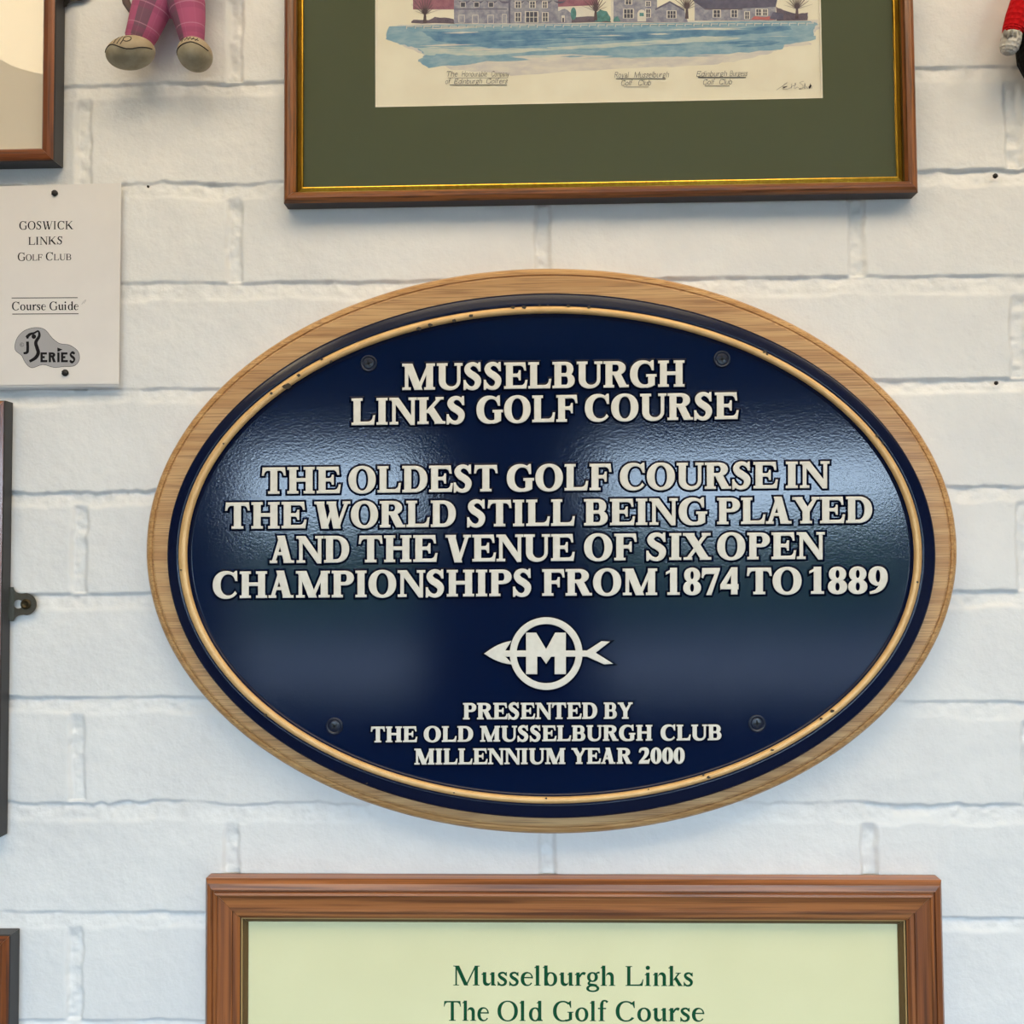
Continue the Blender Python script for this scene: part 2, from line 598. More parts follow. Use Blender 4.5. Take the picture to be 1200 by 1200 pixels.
            g += ring(285, 225, 215, 240, 215 - S * 1.02, 240 - H)
            if ch == 'p':
                serif(lx, rx, -220, 1, sl, sl)
            if ch == 'd':
                for q in range(len(g)):
                    g[q] = [(570 - x, y) for x, y in g[q]]
                g[1:2] = []
                if not sans:
                    flag(570 - rx, A_)
                    g.append([(570 - rx, 0), (570 - lx + sl, 0), (570 - lx + sl, ST), (570 - lx, ST + 40), (570 - rx, ST + 40)])
        elif ch == 'o':
            g += ring(255, 225, 225, 242, 225 - S * 1.02, 242 - H)
        elif ch in 'ec':
            g.append(cring(235, 225, 205, 242, 205 - S * 0.75, 242 - H, 235 + S * 0.3, 5 if ch == 'e' else 40, 325))
            if ch == 'e':
                rect(70, 432, 250, 250 + H * 0.9)
            else:
                g.append(arc(375, 350, S * 0.6, S * 0.6, 0, 350, 12, 2))
        elif ch == 'a':
            rect(330, 330 + S, 40, 320)
            g.append(stroke([(75, 350, S * 0.9), (150, 440, H), (250, 445, H * 1.2), (340, 400, S * 0.8), (380, 300, S)]))
            g += ring(225, 135, 170, 145, 170 - S * 0.9, 145 - H * 0.9)
            g.append([(330, 60), (400, -10), (490, 30), (490, 60), (430, 60), (430, 120)])
        elif ch == 's':
            w, h0 = S * 0.98, H * 1.25
            g.append(stroke([(315, 350, h0 * 0.8), (270, 420, h0), (195, 440, h0 * 1.05), (110, 405, w * 0.75), (95, 335, w * 0.85), (160, 265, w), (245, 210, w), (300, 140, w * 0.9), (275, 50, w * 0.75), (190, 12, h0), (110, 30, h0), (55, 100, h0 * 0.8)]))
            if not sans:
                g.append([(318, 462), (340, 462), (345, 325), (320, 325), (285, 400)])
                g.append([(38, -10), (58, -10), (105, 40), (62, 145), (36, 145)])
        elif ch == 'f':
            rect(90, 90 + S, 0, 560)
            g.append(stroke([(90 + S / 2, 520, S), (90 + S * 0.6, 610, S * 0.95), (200, 690, H * 1.3), (290, 690, H * 1.2), (345, 640, S * 0.8)]))
            rect(20, 300, X - H * 0.9, X)
            foot(90, 90 + S)
        elif ch == 't':
            rect(95, 95 + S, 70, 580)
            g.append(stroke([(95 + S / 2, 110, S), (150, 30, S * 0.8), (220, 20, H), (290, 70, H * 0.7)]))
            rect(20, 285, X - H * 0.9, X)
        elif ch == 'k':
            rect(lx, rx, 0, A_)
            flag(lx, A_)
            foot(lx, rx)
            g.append([(rx - 5, 200), (360, X), (360 + H * 1.4, X), (rx + 40, 195)])
            g.append([(rx + 35, 250), (rx + 45 + S * 0.6, 320), (500, 0), (500 - S * 1.25, 0)])
            serif(360 - H, 360 + H, X, -1, sl, sl * 0.8, 4)
            serif(500 - S * 1.1, 500 - S * 0.2, 0, 1, sl * 0.5, sl * 0.7, 4)
        elif ch == 'g':
            g += ring(235, 300, 180, 170, 180 - S * 0.95, 170 - H)
            g += ring(245, -90, 215, 125, 215 - S * 0.8, 125 - H * 1.1)
            g.append(stroke([(150, 150, H), (110, 90, S * 0.7), (150, 45, S * 0.75), (260, 30, S * 0.75), (380, 5, S * 0.7)]))
            g.append(stroke([(360, 410, H), (410, 450, H * 1.2), (470, 450, S * 0.6)]))
        elif ch == 'y':
            g.append([(20, X), (20 + S * 1.1, X), (270 + S * 0.2, 60), (240, 0), (215, 0)])
            g.append(stroke([(440, X, H), (330, 200, H * 1.1), (240, -30, H * 1.2), (160, -170, H * 1.3), (70, -190, S * 0.8)]))
            serif(20, 20 + S, X, -1, sl * 0.5, sl * 0.8, 4)
            serif(425, 425 + H, X, -1, sl, sl * 0.7, 4)
    return g

ADV = {'A': 722, 'B': 667, 'C': 722, 'D': 722, 'E': 667, 'F': 611, 'G': 778, 'H': 778, 'I': 352, 'K': 778, 'L': 667, 'M': 944, 'N': 740, 'O': 778, 'P': 630,
       'R': 722, 'S': 556, 'T': 667, 'U': 738, 'V': 722, 'W': 1000, 'X': 722, 'Y': 722, 'l': 278, 'i': 278, 'n': 520, 'h': 520, 'm': 800, 'u': 520,
       'r': 370, 'b': 540, 'd': 560, 'p': 540, 'o': 510, 'e': 460, 'c': 440, 'a': 480, 's': 385, 'f': 320, 't': 310, 'k': 500, 'g': 480, 'y': 460}
GCACHE = {}
def ccw(p):
    q = [p[0]]
    for a in p[1:]:
        if abs(a[0] - q[-1][0]) + abs(a[1] - q[-1][1]) > 0.4:
            q.append(a)
    if abs(q[0][0] - q[-1][0]) + abs(q[0][1] - q[-1][1]) < 0.4:
        q.pop()
    ar = sum(q[i][0] * q[(i + 1) % len(q)][1] - q[(i + 1) % len(q)][0] * q[i][1] for i in range(len(q)))
    return q if ar > 0 else q[::-1]

def word_polys(word, F, track=0, small=None):
    """outlines of a word in font units; small scales every letter after the first (small capitals)"""
    out, x = [], 0
    for k, ch in enumerate(word):
        key = (ch, id(F))
        if key not in GCACHE:
            GCACHE[key] = [ccw(p) for p in glyph(ch, F)]
        sc = small if (small and k) else 1.0
        P = GCACHE[key]
        dx = 0
        if F.sans or F is PEN:
            mn = min(a for p in P for a, b in p)
            dx = 55 - mn
        out += [[((a + dx) * sc + x, b * sc) for a, b in p] for p in P]
        adv = ADV.get(ch, 500)
        if F.sans or F is PEN:
            adv = max(a for p in P for a, b in p) + dx + 55
        x += adv * sc + track
        nxt = word[k + 1] if k + 1 < len(word) else ''
        if ch + nxt in ('AY', 'LA', 'YE', 'LY', 'PL', 'AV', 'TO', 'LT'):
            x -= 45 if ch + nxt == 'AY' else 15
    return out

def place_words(words, base, cap, F, shear=0.0, small=None):
    """words: (text, x0, x1) in photo points; base: ((x, y), (x, y)); cap: letter height -> polygons in photo points"""
    (xa, ya), (xb, yb) = base
    out = []
    for text, x0, x1 in words:
        P = word_polys(text, F, small=small)
        if shear:
            P = [[(a + shear * b, b) for a, b in p] for p in P]
        mn = min(a for p in P for a, b in p)
        mx = max(a for p in P for a, b in p)
        s = (x1 - x0) / (mx - mn)
        for p in P:
            o = []
            for a, b in p:
                x = x0 + (a - mn) * s
                y = ya + (yb - ya) * (x - xa) / (xb - xa) - b / 676.0 * cap
                o.append((x, y))
            out.append(o)
    return out

def offset(p, e):
    """p clockwise on screen (ccw in font units, y flipped): push every corner outwards by e"""
    n = len(p)
    o = []
    for k in range(n):
        a, b, c = p[k - 1], p[k], p[(k + 1) % n]
        d1 = (b[0] - a[0], b[1] - a[1])
        d2 = (c[0] - b[0], c[1] - b[1])
        l1 = math.hypot(*d1) or 1
        l2 = math.hypot(*d2) or 1
        n1 = (-d1[1] / l1, d1[0] / l1)
        n2 = (-d2[1] / l2, d2[0] / l2)
        m = (n1[0] + n2[0], n1[1] + n2[1])
        q = max(m[0] ** 2 + m[1] ** 2, 0.45)
        o.append((b[0] + m[0] * 2 / q * e, b[1] + m[1] * 2 / q * e))
    return o

def raised(polys, dtop0, dbase, e, name, mats, parent, label=None):
    """letters cast proud of the plate: faces on top (slot 0), sloping sides (slot 1)"""
    mb = MB()
    for np_, p in enumerate(polys):
        dtop = dtop0 + (np_ % 25) * 0.000006
        # screen-space polygons come in as ccw with y up -> clockwise with y down
        top = [at(x, y, dtop) for x, y in p]
        shoulder = [at(x, y, dtop - 0.0003) for x, y in offset(p, e * 0.22)]
        bot = [at(x, y, dbase) for x, y in offset(p, e)]
        mb.face(top, 0)
        n = len(p)
        for k in range(n):
            j = (k + 1) % n
            mb.face([top[j], top[k], shoulder[k], shoulder[j]], 0)
            mb.face([shoulder[j], shoulder[k], bot[k], bot[j]], 1)
    return mb.build(name, mats, parent, label)

def printed(mb, polys, d, mi=0):
    for k, p in enumerate(polys):
        mb.face([at(x, y, d + (k % 25) * 0.000004) for x, y in p], mi)

# ------------------------------------------------------------------ materials
def wall_paint():
    m = mat('white_masonry_paint', (226, 225, 223), 0.42, spec=0.4, col2=(235, 234, 231), nscale=14, ramp=(0.3, 0.7), bump=0.35, bscale=520, bdist=0.0006)
    nt = m.node_tree
    b = nt.nodes['Principled BSDF']
    tc = [n for n in nt.nodes if n.type == 'TEX_COORD'][0]
    n3 = nt.nodes.new('ShaderNodeTexNoise')
    n3.inputs['Scale'].default_value = 95
    n3.inputs['Detail'].default_value = 6
    b2 = nt.nodes.new('ShaderNodeBump')
    b2.inputs['Strength'].default_value = 0.35
    b2.inputs['Distance'].default_value = 0.0016
    nt.links.new(tc.outputs['Object'], n3.inputs['Vector'])
    nt.links.new(n3.outputs['Fac'], b2.inputs['Height'])
    bp = [n for n in nt.nodes if n.type == 'BUMP' and n is not b2][0]
    nt.links.new(b2.outputs['Normal'], bp.inputs['Normal'])
    return m
wall_paint()
mat('plaster', (156, 142, 126), 0.8)
mat('ceiling_white', (235, 232, 225), 0.8)
mat('carpet', (128, 122, 118), 0.95, col2=(112, 106, 102), nscale=300)
mat('white_gloss', (232, 232, 228), 0.25)
mat('lawn_green', (70, 112, 46), 0.9, col2=(54, 92, 36), nscale=3)
mat('tarmac', (72, 71, 78), 0.9, col2=(58, 57, 64), nscale=20)
glass('clear_glass')
wood('oak', (206, 162, 106), (186, 138, 82), (146, 102, 58), 0, 0.42, fine=1000, broad=150, coat=0.12, bump=0.2, st=0.022)
mat('navy_paint', (1, 19, 53), 0.09, spec=0.30, bump=0.2, bscale=700, bstretch=(0.8, 1, 1), bdist=0.0002, coat=0.0)
mat('navy_edge', (2, 14, 46), 0.22, spec=0.3, bump=0.2, bscale=500, bdist=0.0003)
mat('letter_white', (232, 227, 214), 0.5, col2=(222, 217, 203), nscale=160, bump=0.15, bscale=500)
mat('gold_paint', (226, 184, 124), 0.42, metal=0.25, col2=(212, 168, 108), nscale=90, bump=0.2, bscale=400)
mat('chip_dark', (58, 48, 34), 0.7)
mat('screw_navy', (9, 20, 44), 0.3, bump=0.3, bscale=700)
mat('slot_shade', (4, 7, 14), 0.6)  # near-black colour standing for shade inside the cross recess
wood('mahogany_h', (152, 90, 38), (120, 66, 26), (66, 36, 15), 0, 0.33, fine=600, broad=90, coat=0.3)
wood('mahogany_v', (152, 90, 38), (120, 66, 26), (66, 36, 15), 2, 0.33, fine=600, broad=90, coat=0.3)
wood('redwood_h', (150, 84, 34), (122, 64, 24), (74, 38, 15), 0, 0.3, fine=500, broad=70, coat=0.4)
wood('redwood_v', (150, 84, 34), (122, 64, 24), (74, 38, 15), 2, 0.3, fine=500, broad=70, coat=0.4)
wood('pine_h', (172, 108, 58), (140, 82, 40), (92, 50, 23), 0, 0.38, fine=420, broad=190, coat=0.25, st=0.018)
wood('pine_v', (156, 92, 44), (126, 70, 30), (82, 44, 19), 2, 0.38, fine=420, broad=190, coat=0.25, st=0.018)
mat('frame_black', (52, 50, 50), 0.45)
mat('frame_dark_brown', (50, 34, 26), 0.45)
mat('gilt', (226, 178, 60), 0.22, metal=0.9, col2=(196, 146, 44), nscale=500, stretch=(1, 1, 0.1))
mat('gilt_brown', (112, 88, 52), 0.35, metal=0.3)
mat('bevel_gilt', (196, 160, 104), 0.4, metal=0.3)
mat('mat_green', (74, 81, 53), 0.85)
mat('mat_cream', (219, 208, 188), 0.85)
mat('bevel_white', (240, 234, 220), 0.7)
mat('paper_cream', (236, 232, 212), 0.8, col2=(229, 223, 202), nscale=30)
mat('card_green', (238, 233, 186), 0.75, col2=(233, 228, 180), nscale=12)
mat('ink_green', (2, 78, 44), 0.8, spec=0.15)
mat('ink_black', (28, 26, 30), 0.8, spec=0.15)
mat('ink_grey', (100, 98, 100), 0.7)
mat('logo_grey', (168, 166, 168), 0.7)
mat('paper_white', (226, 221, 217), 0.7, col2=(231, 226, 221), nscale=20)
mat('steel', (138, 132, 118), 0.22, metal=0.9, bump=0.1, bscale=200)
mat('screw_brass', (70, 58, 38), 0.35, metal=0.8)
mat('black_metal', (26, 24, 24), 0.4, metal=0.4)
mat('nail_black', (28, 26, 26), 0.6)

# ------------------------------------------------------------------ the brick wall
def hnoise(X, Z, s, seed):
    """smooth value noise"""
    x, z = X / s, Z / s
    xi, zi = np.floor(x).astype(np.int64), np.floor(z).astype(np.int64)
    fx, fz = x - xi, z - zi
    fx, fz = fx * fx * (3 - 2 * fx), fz * fz * (3 - 2 * fz)
    def h(a, b):
        n = (a * 374761393 + b * 668265263 + seed * 974634777) & 0x7fffffff
        n = ((n ^ (n >> 13)) * 1274126177) & 0x7fffffff
        n = n ^ (n >> 16)
        return (n & 0xffff) / 65535.0
    return ((h(xi, zi) * (1 - fx) + h(xi + 1, zi) * fx) * (1 - fz) + (h(xi, zi + 1) * (1 - fx) + h(xi + 1, zi + 1) * fx) * fz) - 0.5

RX0, RX1, RY1, RZ1 = -2.3, 2.5, -3.6, 2.45
def axis(a, b, lo, hi, fine, coarse):
    return np.concatenate([np.arange(a, lo, coarse), np.arange(lo, hi, fine), np.arange(hi, b, coarse), [b]])

def brick_wall():
    xs = axis(RX0, RX1, -0.44, 0.46, 0.0011, 0.012)
    zs = axis(0.0, RZ1, CAMZ - 0.42, CAMZ + 0.44, 0.0011, 0.012)
    X, Z = np.meshgrid(xs, zs)
    Lt = [98, 215, 331, 456, 575, 695, 817, 940, 1069, 1196]
    Rt = [77, 198, 322, 443, 569, 692, 822, 943, 1076, 1206]
    Tk = [15, 17, 20, 15, 16, 17, 18, 21, 16, 16]
    joints = {}
    for i in range(10):
        a, b = at(150, Lt[i]), at(1150, Rt[i])
        c = at(150, Lt[i] + Tk[i])
        sl = (b.z - a.z) / (b.x - a.x)
        joints[i] = (a.z - sl * a.x, sl, a.z - c.z)
    i = -1
    while joints[i + 1][0] < RZ1:
        joints[i] = (joints[i + 1][0] + 0.075, 0.0, 0.0105)
        i -= 1
    imin = i
    i = 10
    while joints[i - 1][0] > 0:
        joints[i] = (joints[i - 1][0] - 0.075, 0.0, 0.0105)
        i += 1
    imax = i
    u0 = -0.22679
    wob = hnoise(X, Z * 0 + 3.3, 0.012, 5) * 0.0014 + hnoise(X, Z * 0 + 1.3, 0.045, 6) * 0.002 + hnoise(X, Z, 0.006, 8) * 0.0012
    H_ = np.zeros_like(X)
    def ss(t):
        t = np.clip(t, 0, 1)
        return t * t * (3 - 2 * t)
    for k in range(imin + 1, imax):
        zt, sl, th = joints[k]
        ztX = zt + sl * X + wob * (0.6 + 0.8 * (k % 3 == 1))
        zbX = ztX - th - hnoise(X, Z * 0 + k, 0.02, 9) * 0.003
        nz = joints.get(k + 1, (zt - 0.075, 0, 0))
        znX = nz[0] + nz[1] * X
        # brick k+1 sits below joint k: from zbX down to znX, its upright joints
        inrow = (Z <= (ztX + zbX) / 2 + 0.02) & (Z > znX)
        off = 0.0 if (k % 2 == 0) == False else 0.0
        par = (k + 1) % 2                       # row 0 (above joint 0) is the half-bond of joint columns at u0
        base = u0 + (0.0 if par == 0 else -0.1125) + 0.0035
        xx = (X - base + 0.1125) % 0.225 - 0.1125 + hnoise(X * 0 + k, Z, 0.018, 12) * 0.0022 + hnoise(X, Z, 0.005, 13) * 0.0012
        q = np.abs(xx) - 0.0048
        vdip = -0.0028 * ss(1 - (q + 0.0012) / 0.0034)
        vd = np.where(inrow & (Z <= zbX + 0.004), vdip * ss((zbX + 0.004 - Z) / 0.014), 0)
        H_ = np.minimum(H_, vd)
        # bed joint: deepest right under the upper brick, weathered out to flush at its foot
        t = (ztX - Z) / np.maximum(ztX - zbX, 1e-4)
        bed = -0.0021 * (1.0 + 1.1 * hnoise(X, Z * 0 + k * 3.7, 0.05, 31) + 0.7 * hnoise(X, Z * 0 + k * 1.7, 0.011, 32)) * (1 - 0.72 * np.clip(t, 0, 1))
        wt = ss((ztX - Z + 0.0006) / 0.0016) * ss((Z - zbX + 0.0022) / 0.0034)
        H_ = np.where((Z < ztX + 0.003) & (Z > zbX - 0.004), np.minimum(H_, bed * wt), H_)
    edge = np.clip(-H_ / 0.002, 0, 1)
    lump = hnoise(X, Z, 0.003, 21) * 0.0005 + hnoise(X, Z, 0.0065, 22) * 0.0009
    H_ = H_ + lump * (0.25 + 1.3 * edge) + hnoise(X, Z, 0.03, 23) * 0.0008 + hnoise(X, Z, 0.09, 24) * 0.0009 + hnoise(X, Z, 0.012, 25) * 0.0003
    H_ -= H_.max() + 0.0001
    nx, nz = len(xs), len(zs)
    V = np.stack([X, -H_ * 1.0, Z], -1).reshape(-1, 3).astype(np.float32)
    idx = np.arange(nx * nz).reshape(nz, nx)
    Q = np.stack([idx[:-1, :-1], idx[:-1, 1:], idx[1:, 1:], idx[1:, :-1]], -1).reshape(-1).astype(np.int32)
    n = len(Q) // 4
    me = bpy.data.meshes.new('wall_back')
    me.vertices.add(len(V))
    me.vertices.foreach_set('co', V.reshape(-1))
    me.loops.add(len(Q))
    me.loops.foreach_set('vertex_index', Q)
    me.polygons.add(n)
    me.polygons.foreach_set('loop_start', np.arange(0, 4 * n, 4, dtype=np.int32))
    me.polygons.foreach_set('loop_total', np.full(n, 4, dtype=np.int32))
    me.polygons.foreach_set('use_smooth', np.ones(n, dtype=bool))
    me.materials.append(MATS['white_masonry_paint'])
    me.update()
    me.validate()
    o = bpy.data.objects.new('wall_back', me)
    C.collection.objects.link(o)
    o['kind'] = 'structure'
    o['label'] = 'brick wall painted white behind the pictures'
brick_wall()

# ------------------------------------------------------------------ rest of the room
def simple(name, x0, x1, y0, y1, z0, z1, m):
    mb = MB()
    mb.box(x0, x1, y0, y1, z0, z1)
    return struct(mb.build(name, m))
simple('floor', RX0 - 0.2, RX1 + 0.2, RY1 - 0.2, 0.1, -0.1, 0.0, 'carpet')
simple('ceiling', RX0 - 0.2, RX1 + 0.2, RY1 - 0.2, 0.1, RZ1, RZ1 + 0.1, 'ceiling_white')
simple('wall_left', RX0 - 0.1, RX0, RY1, 0.1, 0, RZ1, 'plaster')
simple('wall_right', RX1, RX1 + 0.1, RY1, 0.1, 0, RZ1, 'plaster')
WIN = [(-1.34, -0.50), (0.20, 1.62)]  # pier between them is added, standing in for a person's dark reflection
WZ0, WZ1 = 0.90, 1.98
mb = MB()
xs_ = [RX0, WIN[0][0], WIN[0][1], WIN[1][0], WIN[1][1], RX1]
for k in range(5):
    if k in (1, 3):
        mb.box(xs_[k], xs_[k + 1], RY1 - 0.2, RY1, 0, WZ0)
        mb.box(xs_[k], xs_[k + 1], RY1 - 0.2, RY1, WZ1, RZ1)
    else:
        mb.box(xs_[k], xs_[k + 1], RY1 - 0.2, RY1, 0, RZ1)
struct(mb.build('wall_front', 'plaster'))
for k, (a, b) in enumerate(WIN):
    y0, y1 = RY1 - 0.16, RY1 - 0.10
    w = thing('window_%d' % (k + 1), 'white framed window opposite the brick wall', 'window', ((a + b) / 2, RY1 - 0.13, WZ0))
    w['kind'] = 'structure'
    mb = MB()
    mb.box(a, a + 0.05, y0, y1, WZ0, WZ1)
    mb.box(b - 0.05, b, y0, y1, WZ0, WZ1)
    mb.box(a + 0.05, b - 0.05, y0, y1, WZ0, WZ0 + 0.05)
    mb.box(a + 0.05, b - 0.05, y0, y1, WZ1 - 0.05, WZ1)
    mb.build('window_frame', 'white_gloss', w)
    mb = MB()
    mb.box(a + 0.05, b - 0.05, RY1 - 0.132, RY1 - 0.128, WZ0 + 0.05, WZ1 - 0.05)
    mb.build('pane', 'clear_glass', w)
    mb = MB()
    mb.box(a - 0.03, b + 0.03, RY1 - 0.10, RY1 + 0.06, WZ0 - 0.025, WZ0)
    mb.build('window_sill', 'white_gloss', w)
    ld = bpy.data.lights.new('window_daylight', 'AREA')
    ld.shape = 'RECTANGLE'
    ld.size, ld.size_y = b - a, WZ1 - WZ0
    ld.cycles.is_portal = True
    lo = bpy.data.objects.new('window_daylight', ld)
    C.collection.objects.link(lo)
    lo.location = ((a + b) / 2, RY1 - 0.21, (WZ0 + WZ1) / 2)
    lo.rotation_euler = (math.radians(90), 0, 0)
mb = MB()
mb.face([(-90, -30, -0.14), (90, -30, -0.14), (90, -400, -0.14), (-90, -400, -0.14)])
o = struct(mb.build('ground', 'lawn_green'))
mb = MB()
mb.face([(-90, RY1 - 0.2, -0.14), (90, RY1 - 0.2, -0.14), (90, -30, -0.14), (-90, -30, -0.14)])
struct(mb.build('pavement', 'tarmac'))
simple('baseboard_left', RX0, RX0 + 0.015, RY1, -0.01, 0, 0.12, 'white_gloss')
simple('baseboard_right', RX1 - 0.015, RX1, RY1, -0.01, 0, 0.12, 'white_gloss')
simple('baseboard_back', RX0, RX1, -0.014, 0.0, 0, 0.12, 'white_gloss')

mat('hedge_leaf', (44, 70, 34), 0.9, col2=(30, 52, 24), nscale=4)
mb = MB()
hr = random.Random(9)
rows = [[(-60 + 2.0 * k, -22 + hr.uniform(-0.4, 0.4) + dy, z + (hr.uniform(-0.25, 0.25) if z > 0.5 else 0)) for k in range(61)] for dy, z in ((1.2, -0.14), (1.4, 1.0), (1.0, 1.9), (0.0, 2.25), (-1.0, 1.9), (-1.3, -0.14))]
mb.grid(rows, 0)
o = mb.build('hedge', 'hedge_leaf')
o['kind'] = 'structure'
# ceiling lamps: unseen flat panels near the wall, sized for soft warm light, one flush globe further out
emit('lamp_warm', (1.0, 0.80, 0.50, 1), 7.0)
emit('lamp_lens', (1.0, 0.80, 0.52, 1), 0.6)
def disc_ring(mb, cx, cy, prof, mi=0, n=40):
    rows = []
    for r, z in prof:
        rows.append([(cx + r * math.cos(2 * math.pi * k / n), cy + r * math.sin(2 * math.pi * k / n), z) for k in range(n)])
    mb.grid(rows, mi, closed=True)
    mb.face(rows[-1], mi)
for k, (xa, xb) in enumerate(((-0.42, 0.48), (0.70, 1.60))):
    ya, yb, xm = -0.95, -0.40, (xa + xb) / 2
    t = thing('panel_lamp', 'unseen white framed flat panel lamp in the ceiling, sized for soft warm light', 'ceiling light', (xm, (ya + yb) / 2, RZ1), 'panel lamps in the ceiling')
    mb = MB()
    for q in ((xa - 0.02, xb + 0.02, ya - 0.02, ya), (xa - 0.02, xb + 0.02, yb, yb + 0.02), (xa - 0.02, xa, ya, yb), (xb, xb + 0.02, ya, yb)):
        mb.box(q[0], q[1], q[2], q[3], RZ1 - 0.014, RZ1)
    mb.build('lamp_frame', 'white_gloss', t)
    mb = MB()
    mb.box(xa, xb, ya, yb, RZ1 - 0.008, RZ1 - 0.002)
    mb.build('diffuser', 'lamp_lens', t)
    ld = bpy.data.lights.new('panel_glow', 'AREA')
    ld.shape = 'RECTANGLE'
    ld.size, ld.size_y = xb - xa, yb - ya
    ld.energy = LAMP_W
    ld.color = LAMP_COL
    lo = bpy.data.objects.new('panel_glow', ld)
    C.collection.objects.link(lo)
    lo.location = (xm, (ya + yb) / 2, RZ1 - 0.012)
# the flush lamp whose glow shows in the glazing of the picture at top left
P = at(45, -17, 0.006)
dv = (P - Vector((0, -D, CAMZ))).normalized()
dv.y = -dv.y
tt = (RZ1 - 0.04 - P.z) / dv.z
Q = P + dv * tt
t = thing('flush_ceiling_lamp', 'round opal flush lamp on the ceiling', 'ceiling light', (Q.x, Q.y, RZ1))
mb = MB()
disc_ring(mb, Q.x, Q.y, [(0.155, RZ1), (0.155, RZ1 - 0.03), (0.146, RZ1 - 0.034), (0.140, RZ1 - 0.03)])
mb.build('trim_ring', 'white_gloss', t)
mb = MB()
disc_ring(mb, Q.x, Q.y, [(0.140 * math.cos(a * math.pi / 20), RZ1 - 0.03 - 0.140 * math.sin(a * math.pi / 20)) for a in range(10)])
mb.build('diffuser', 'lamp_warm', t)

# ------------------------------------------------------------------ picture frames
def rails(name, parent, x0, x1, z0, z1, prof, mats, seg_m, top=1.0, gap=0.00008):
    """mitred moulding round a rectangle (outer size x0..x1, z0..z1); prof = (inset, depth); seg_m[k] = slot pair base per strip (0 front wood, 2 side)"""
    mb = MB()
    cor = [(x0, z0, 1, 1), (x1, z0, -1, 1), (x1, z1, -1, -top), (x0, z1, 1, -top)]
    for s in range(4):
        a, b = cor[s], cor[(s + 1) % 4]
        for k in range(len(prof) - 1):
            (i0, d0), (i1, d1) = prof[k], prof[k + 1]
            q = [(a[0] + a[2] * i0, -d0, a[1] + a[3] * i0), (b[0] + b[2] * i0, -d0, b[1] + b[3] * i0),
                 (b[0] + b[2] * i1, -d1, b[1] + b[3] * i1), (a[0] + a[2] * i1, -d1, a[1] + a[3] * i1)]
            e = Vector(((b[0] - a[0]), 0, (b[1] - a[1]))).normalized() * gap
            q = [Vector(q[0]) + e, Vector(q[1]) - e, Vector(q[2]) - e, Vector(q[3]) + e]
            m = seg_m[k]
            mb.face(q, m if m >= 2 else (0 if s in (0, 2) else 1))
    return mb.build(name, mats, parent)

def slab(name, parent, x0, x1, z0, z1, d0, d1, m):
    mb = MB()
    mb.box(x0, x1, -d1, -d0, z0, z1)
    return mb.build(name, m, parent)

# ---- print in a mahogany frame with a green mount (top middle)
fl, fb = at(332, 237, 0.014), at(1076.5, 225.5, 0.014)
fx0, fx1, fz0 = fl.x, fb.x, (fl.z + fb.z) / 2
fz1 = fz0 + 0.36
pic = thing('framed_print', 'brown wooden frame with gold slip holding a watercolour of stone houses on a green mount', 'picture', ((fx0 + fx1) / 2, 0, fz0))
prof = [(0, 0), (0, 0.0125), (0.0012, 0.0146), (0.0030, 0.0158), (0.0050, 0.0160), (0.0070, 0.0150), (0.0086, 0.0116), (0.0088, 0.0085)]
rails('frame', pic, fx0, fx1, fz0, fz1, prof, ['mahogany_h', 'mahogany_v', 'frame_dark_brown'], [2, 0, 0, 0, 0, 0, 2])
rails('gilt_slip', pic, fx0 + 0.0086, fx1 - 0.0086, fz0 + 0.0086, fz1 - 0.0086,
      [(0, 0.0078), (0, 0.0080), (0.0010, 0.0084), (0.0036, 0.0093), (0.0042, 0.0092), (0.0046, 0.0077)], ['gilt', 'gilt'], [0] * 5)
# mount with a window
pl, pr = at(440, 126.5, 0.006), at(964, 114.5, 0.006)
ox0, ox1, oz0 = pl.x, pr.x, (pl.z + pr.z) / 2
oz1 = fz1 - (oz0 - fz0) * 0.8
rails('mount', pic, fx0 + 0.010, fx1 - 0.010, fz0 + 0.010, fz1 - 0.010,
      [(0, 0.0050), (0, 0.0075), (0.03, 0.0075)], ['mat_green', 'mat_green'], [0, 0])
me_ = bpy.data.objects['mount']
mb = MB()
a0, a1, b0, b1 = fx0 + 0.010, fx1 - 0.010, fz0 + 0.010, fz1 - 0.010
for q in ([(a0, b0), (a1, b0), (ox1, oz0), (ox0, oz0)], [(a1, b0), (a1, b1), (ox1, oz1), (ox1, oz0)], [(a1, b1), (a0, b1), (ox0, oz1), (ox1, oz1)], [(a0, b1), (a0, b0), (ox0, oz0), (ox0, oz1)]):
    mb.face([(x, -0.0064, z) for x, z in q], 0)
bw = 0.0009
for q in ([(ox0, oz0), (ox1, oz0), (ox1 - bw, oz0 + bw), (ox0 + bw, oz0 + bw)], [(ox1, oz0), (ox1, oz1), (ox1 - bw, oz1 - bw), (ox1 - bw, oz0 + bw)],
          [(ox1, oz1), (ox0, oz1), (ox0 + bw, oz1 - bw), (ox1 - bw, oz1 - bw)], [(ox0, oz1), (ox0, oz0), (ox0 + bw, oz0 + bw), (ox0 + bw, oz1 - bw)]):
    mb.face([(q[0][0], -0.0064, q[0][1]), (q[1][0], -0.0064, q[1][1]), (q[2][0], -0.0053, q[2][1]), (q[3][0], -0.0053, q[3][1])], 1)
bpy.data.objects.remove(me_)
mb.build('mount', ['mat_green', 'bevel_white'], pic)
slab('backing_board', pic, fx0 + 0.009, fx1 - 0.009, fz0 + 0.009, fz1 - 0.009, 0.001, 0.0036, 'frame_dark_brown')
PD = 0.0048
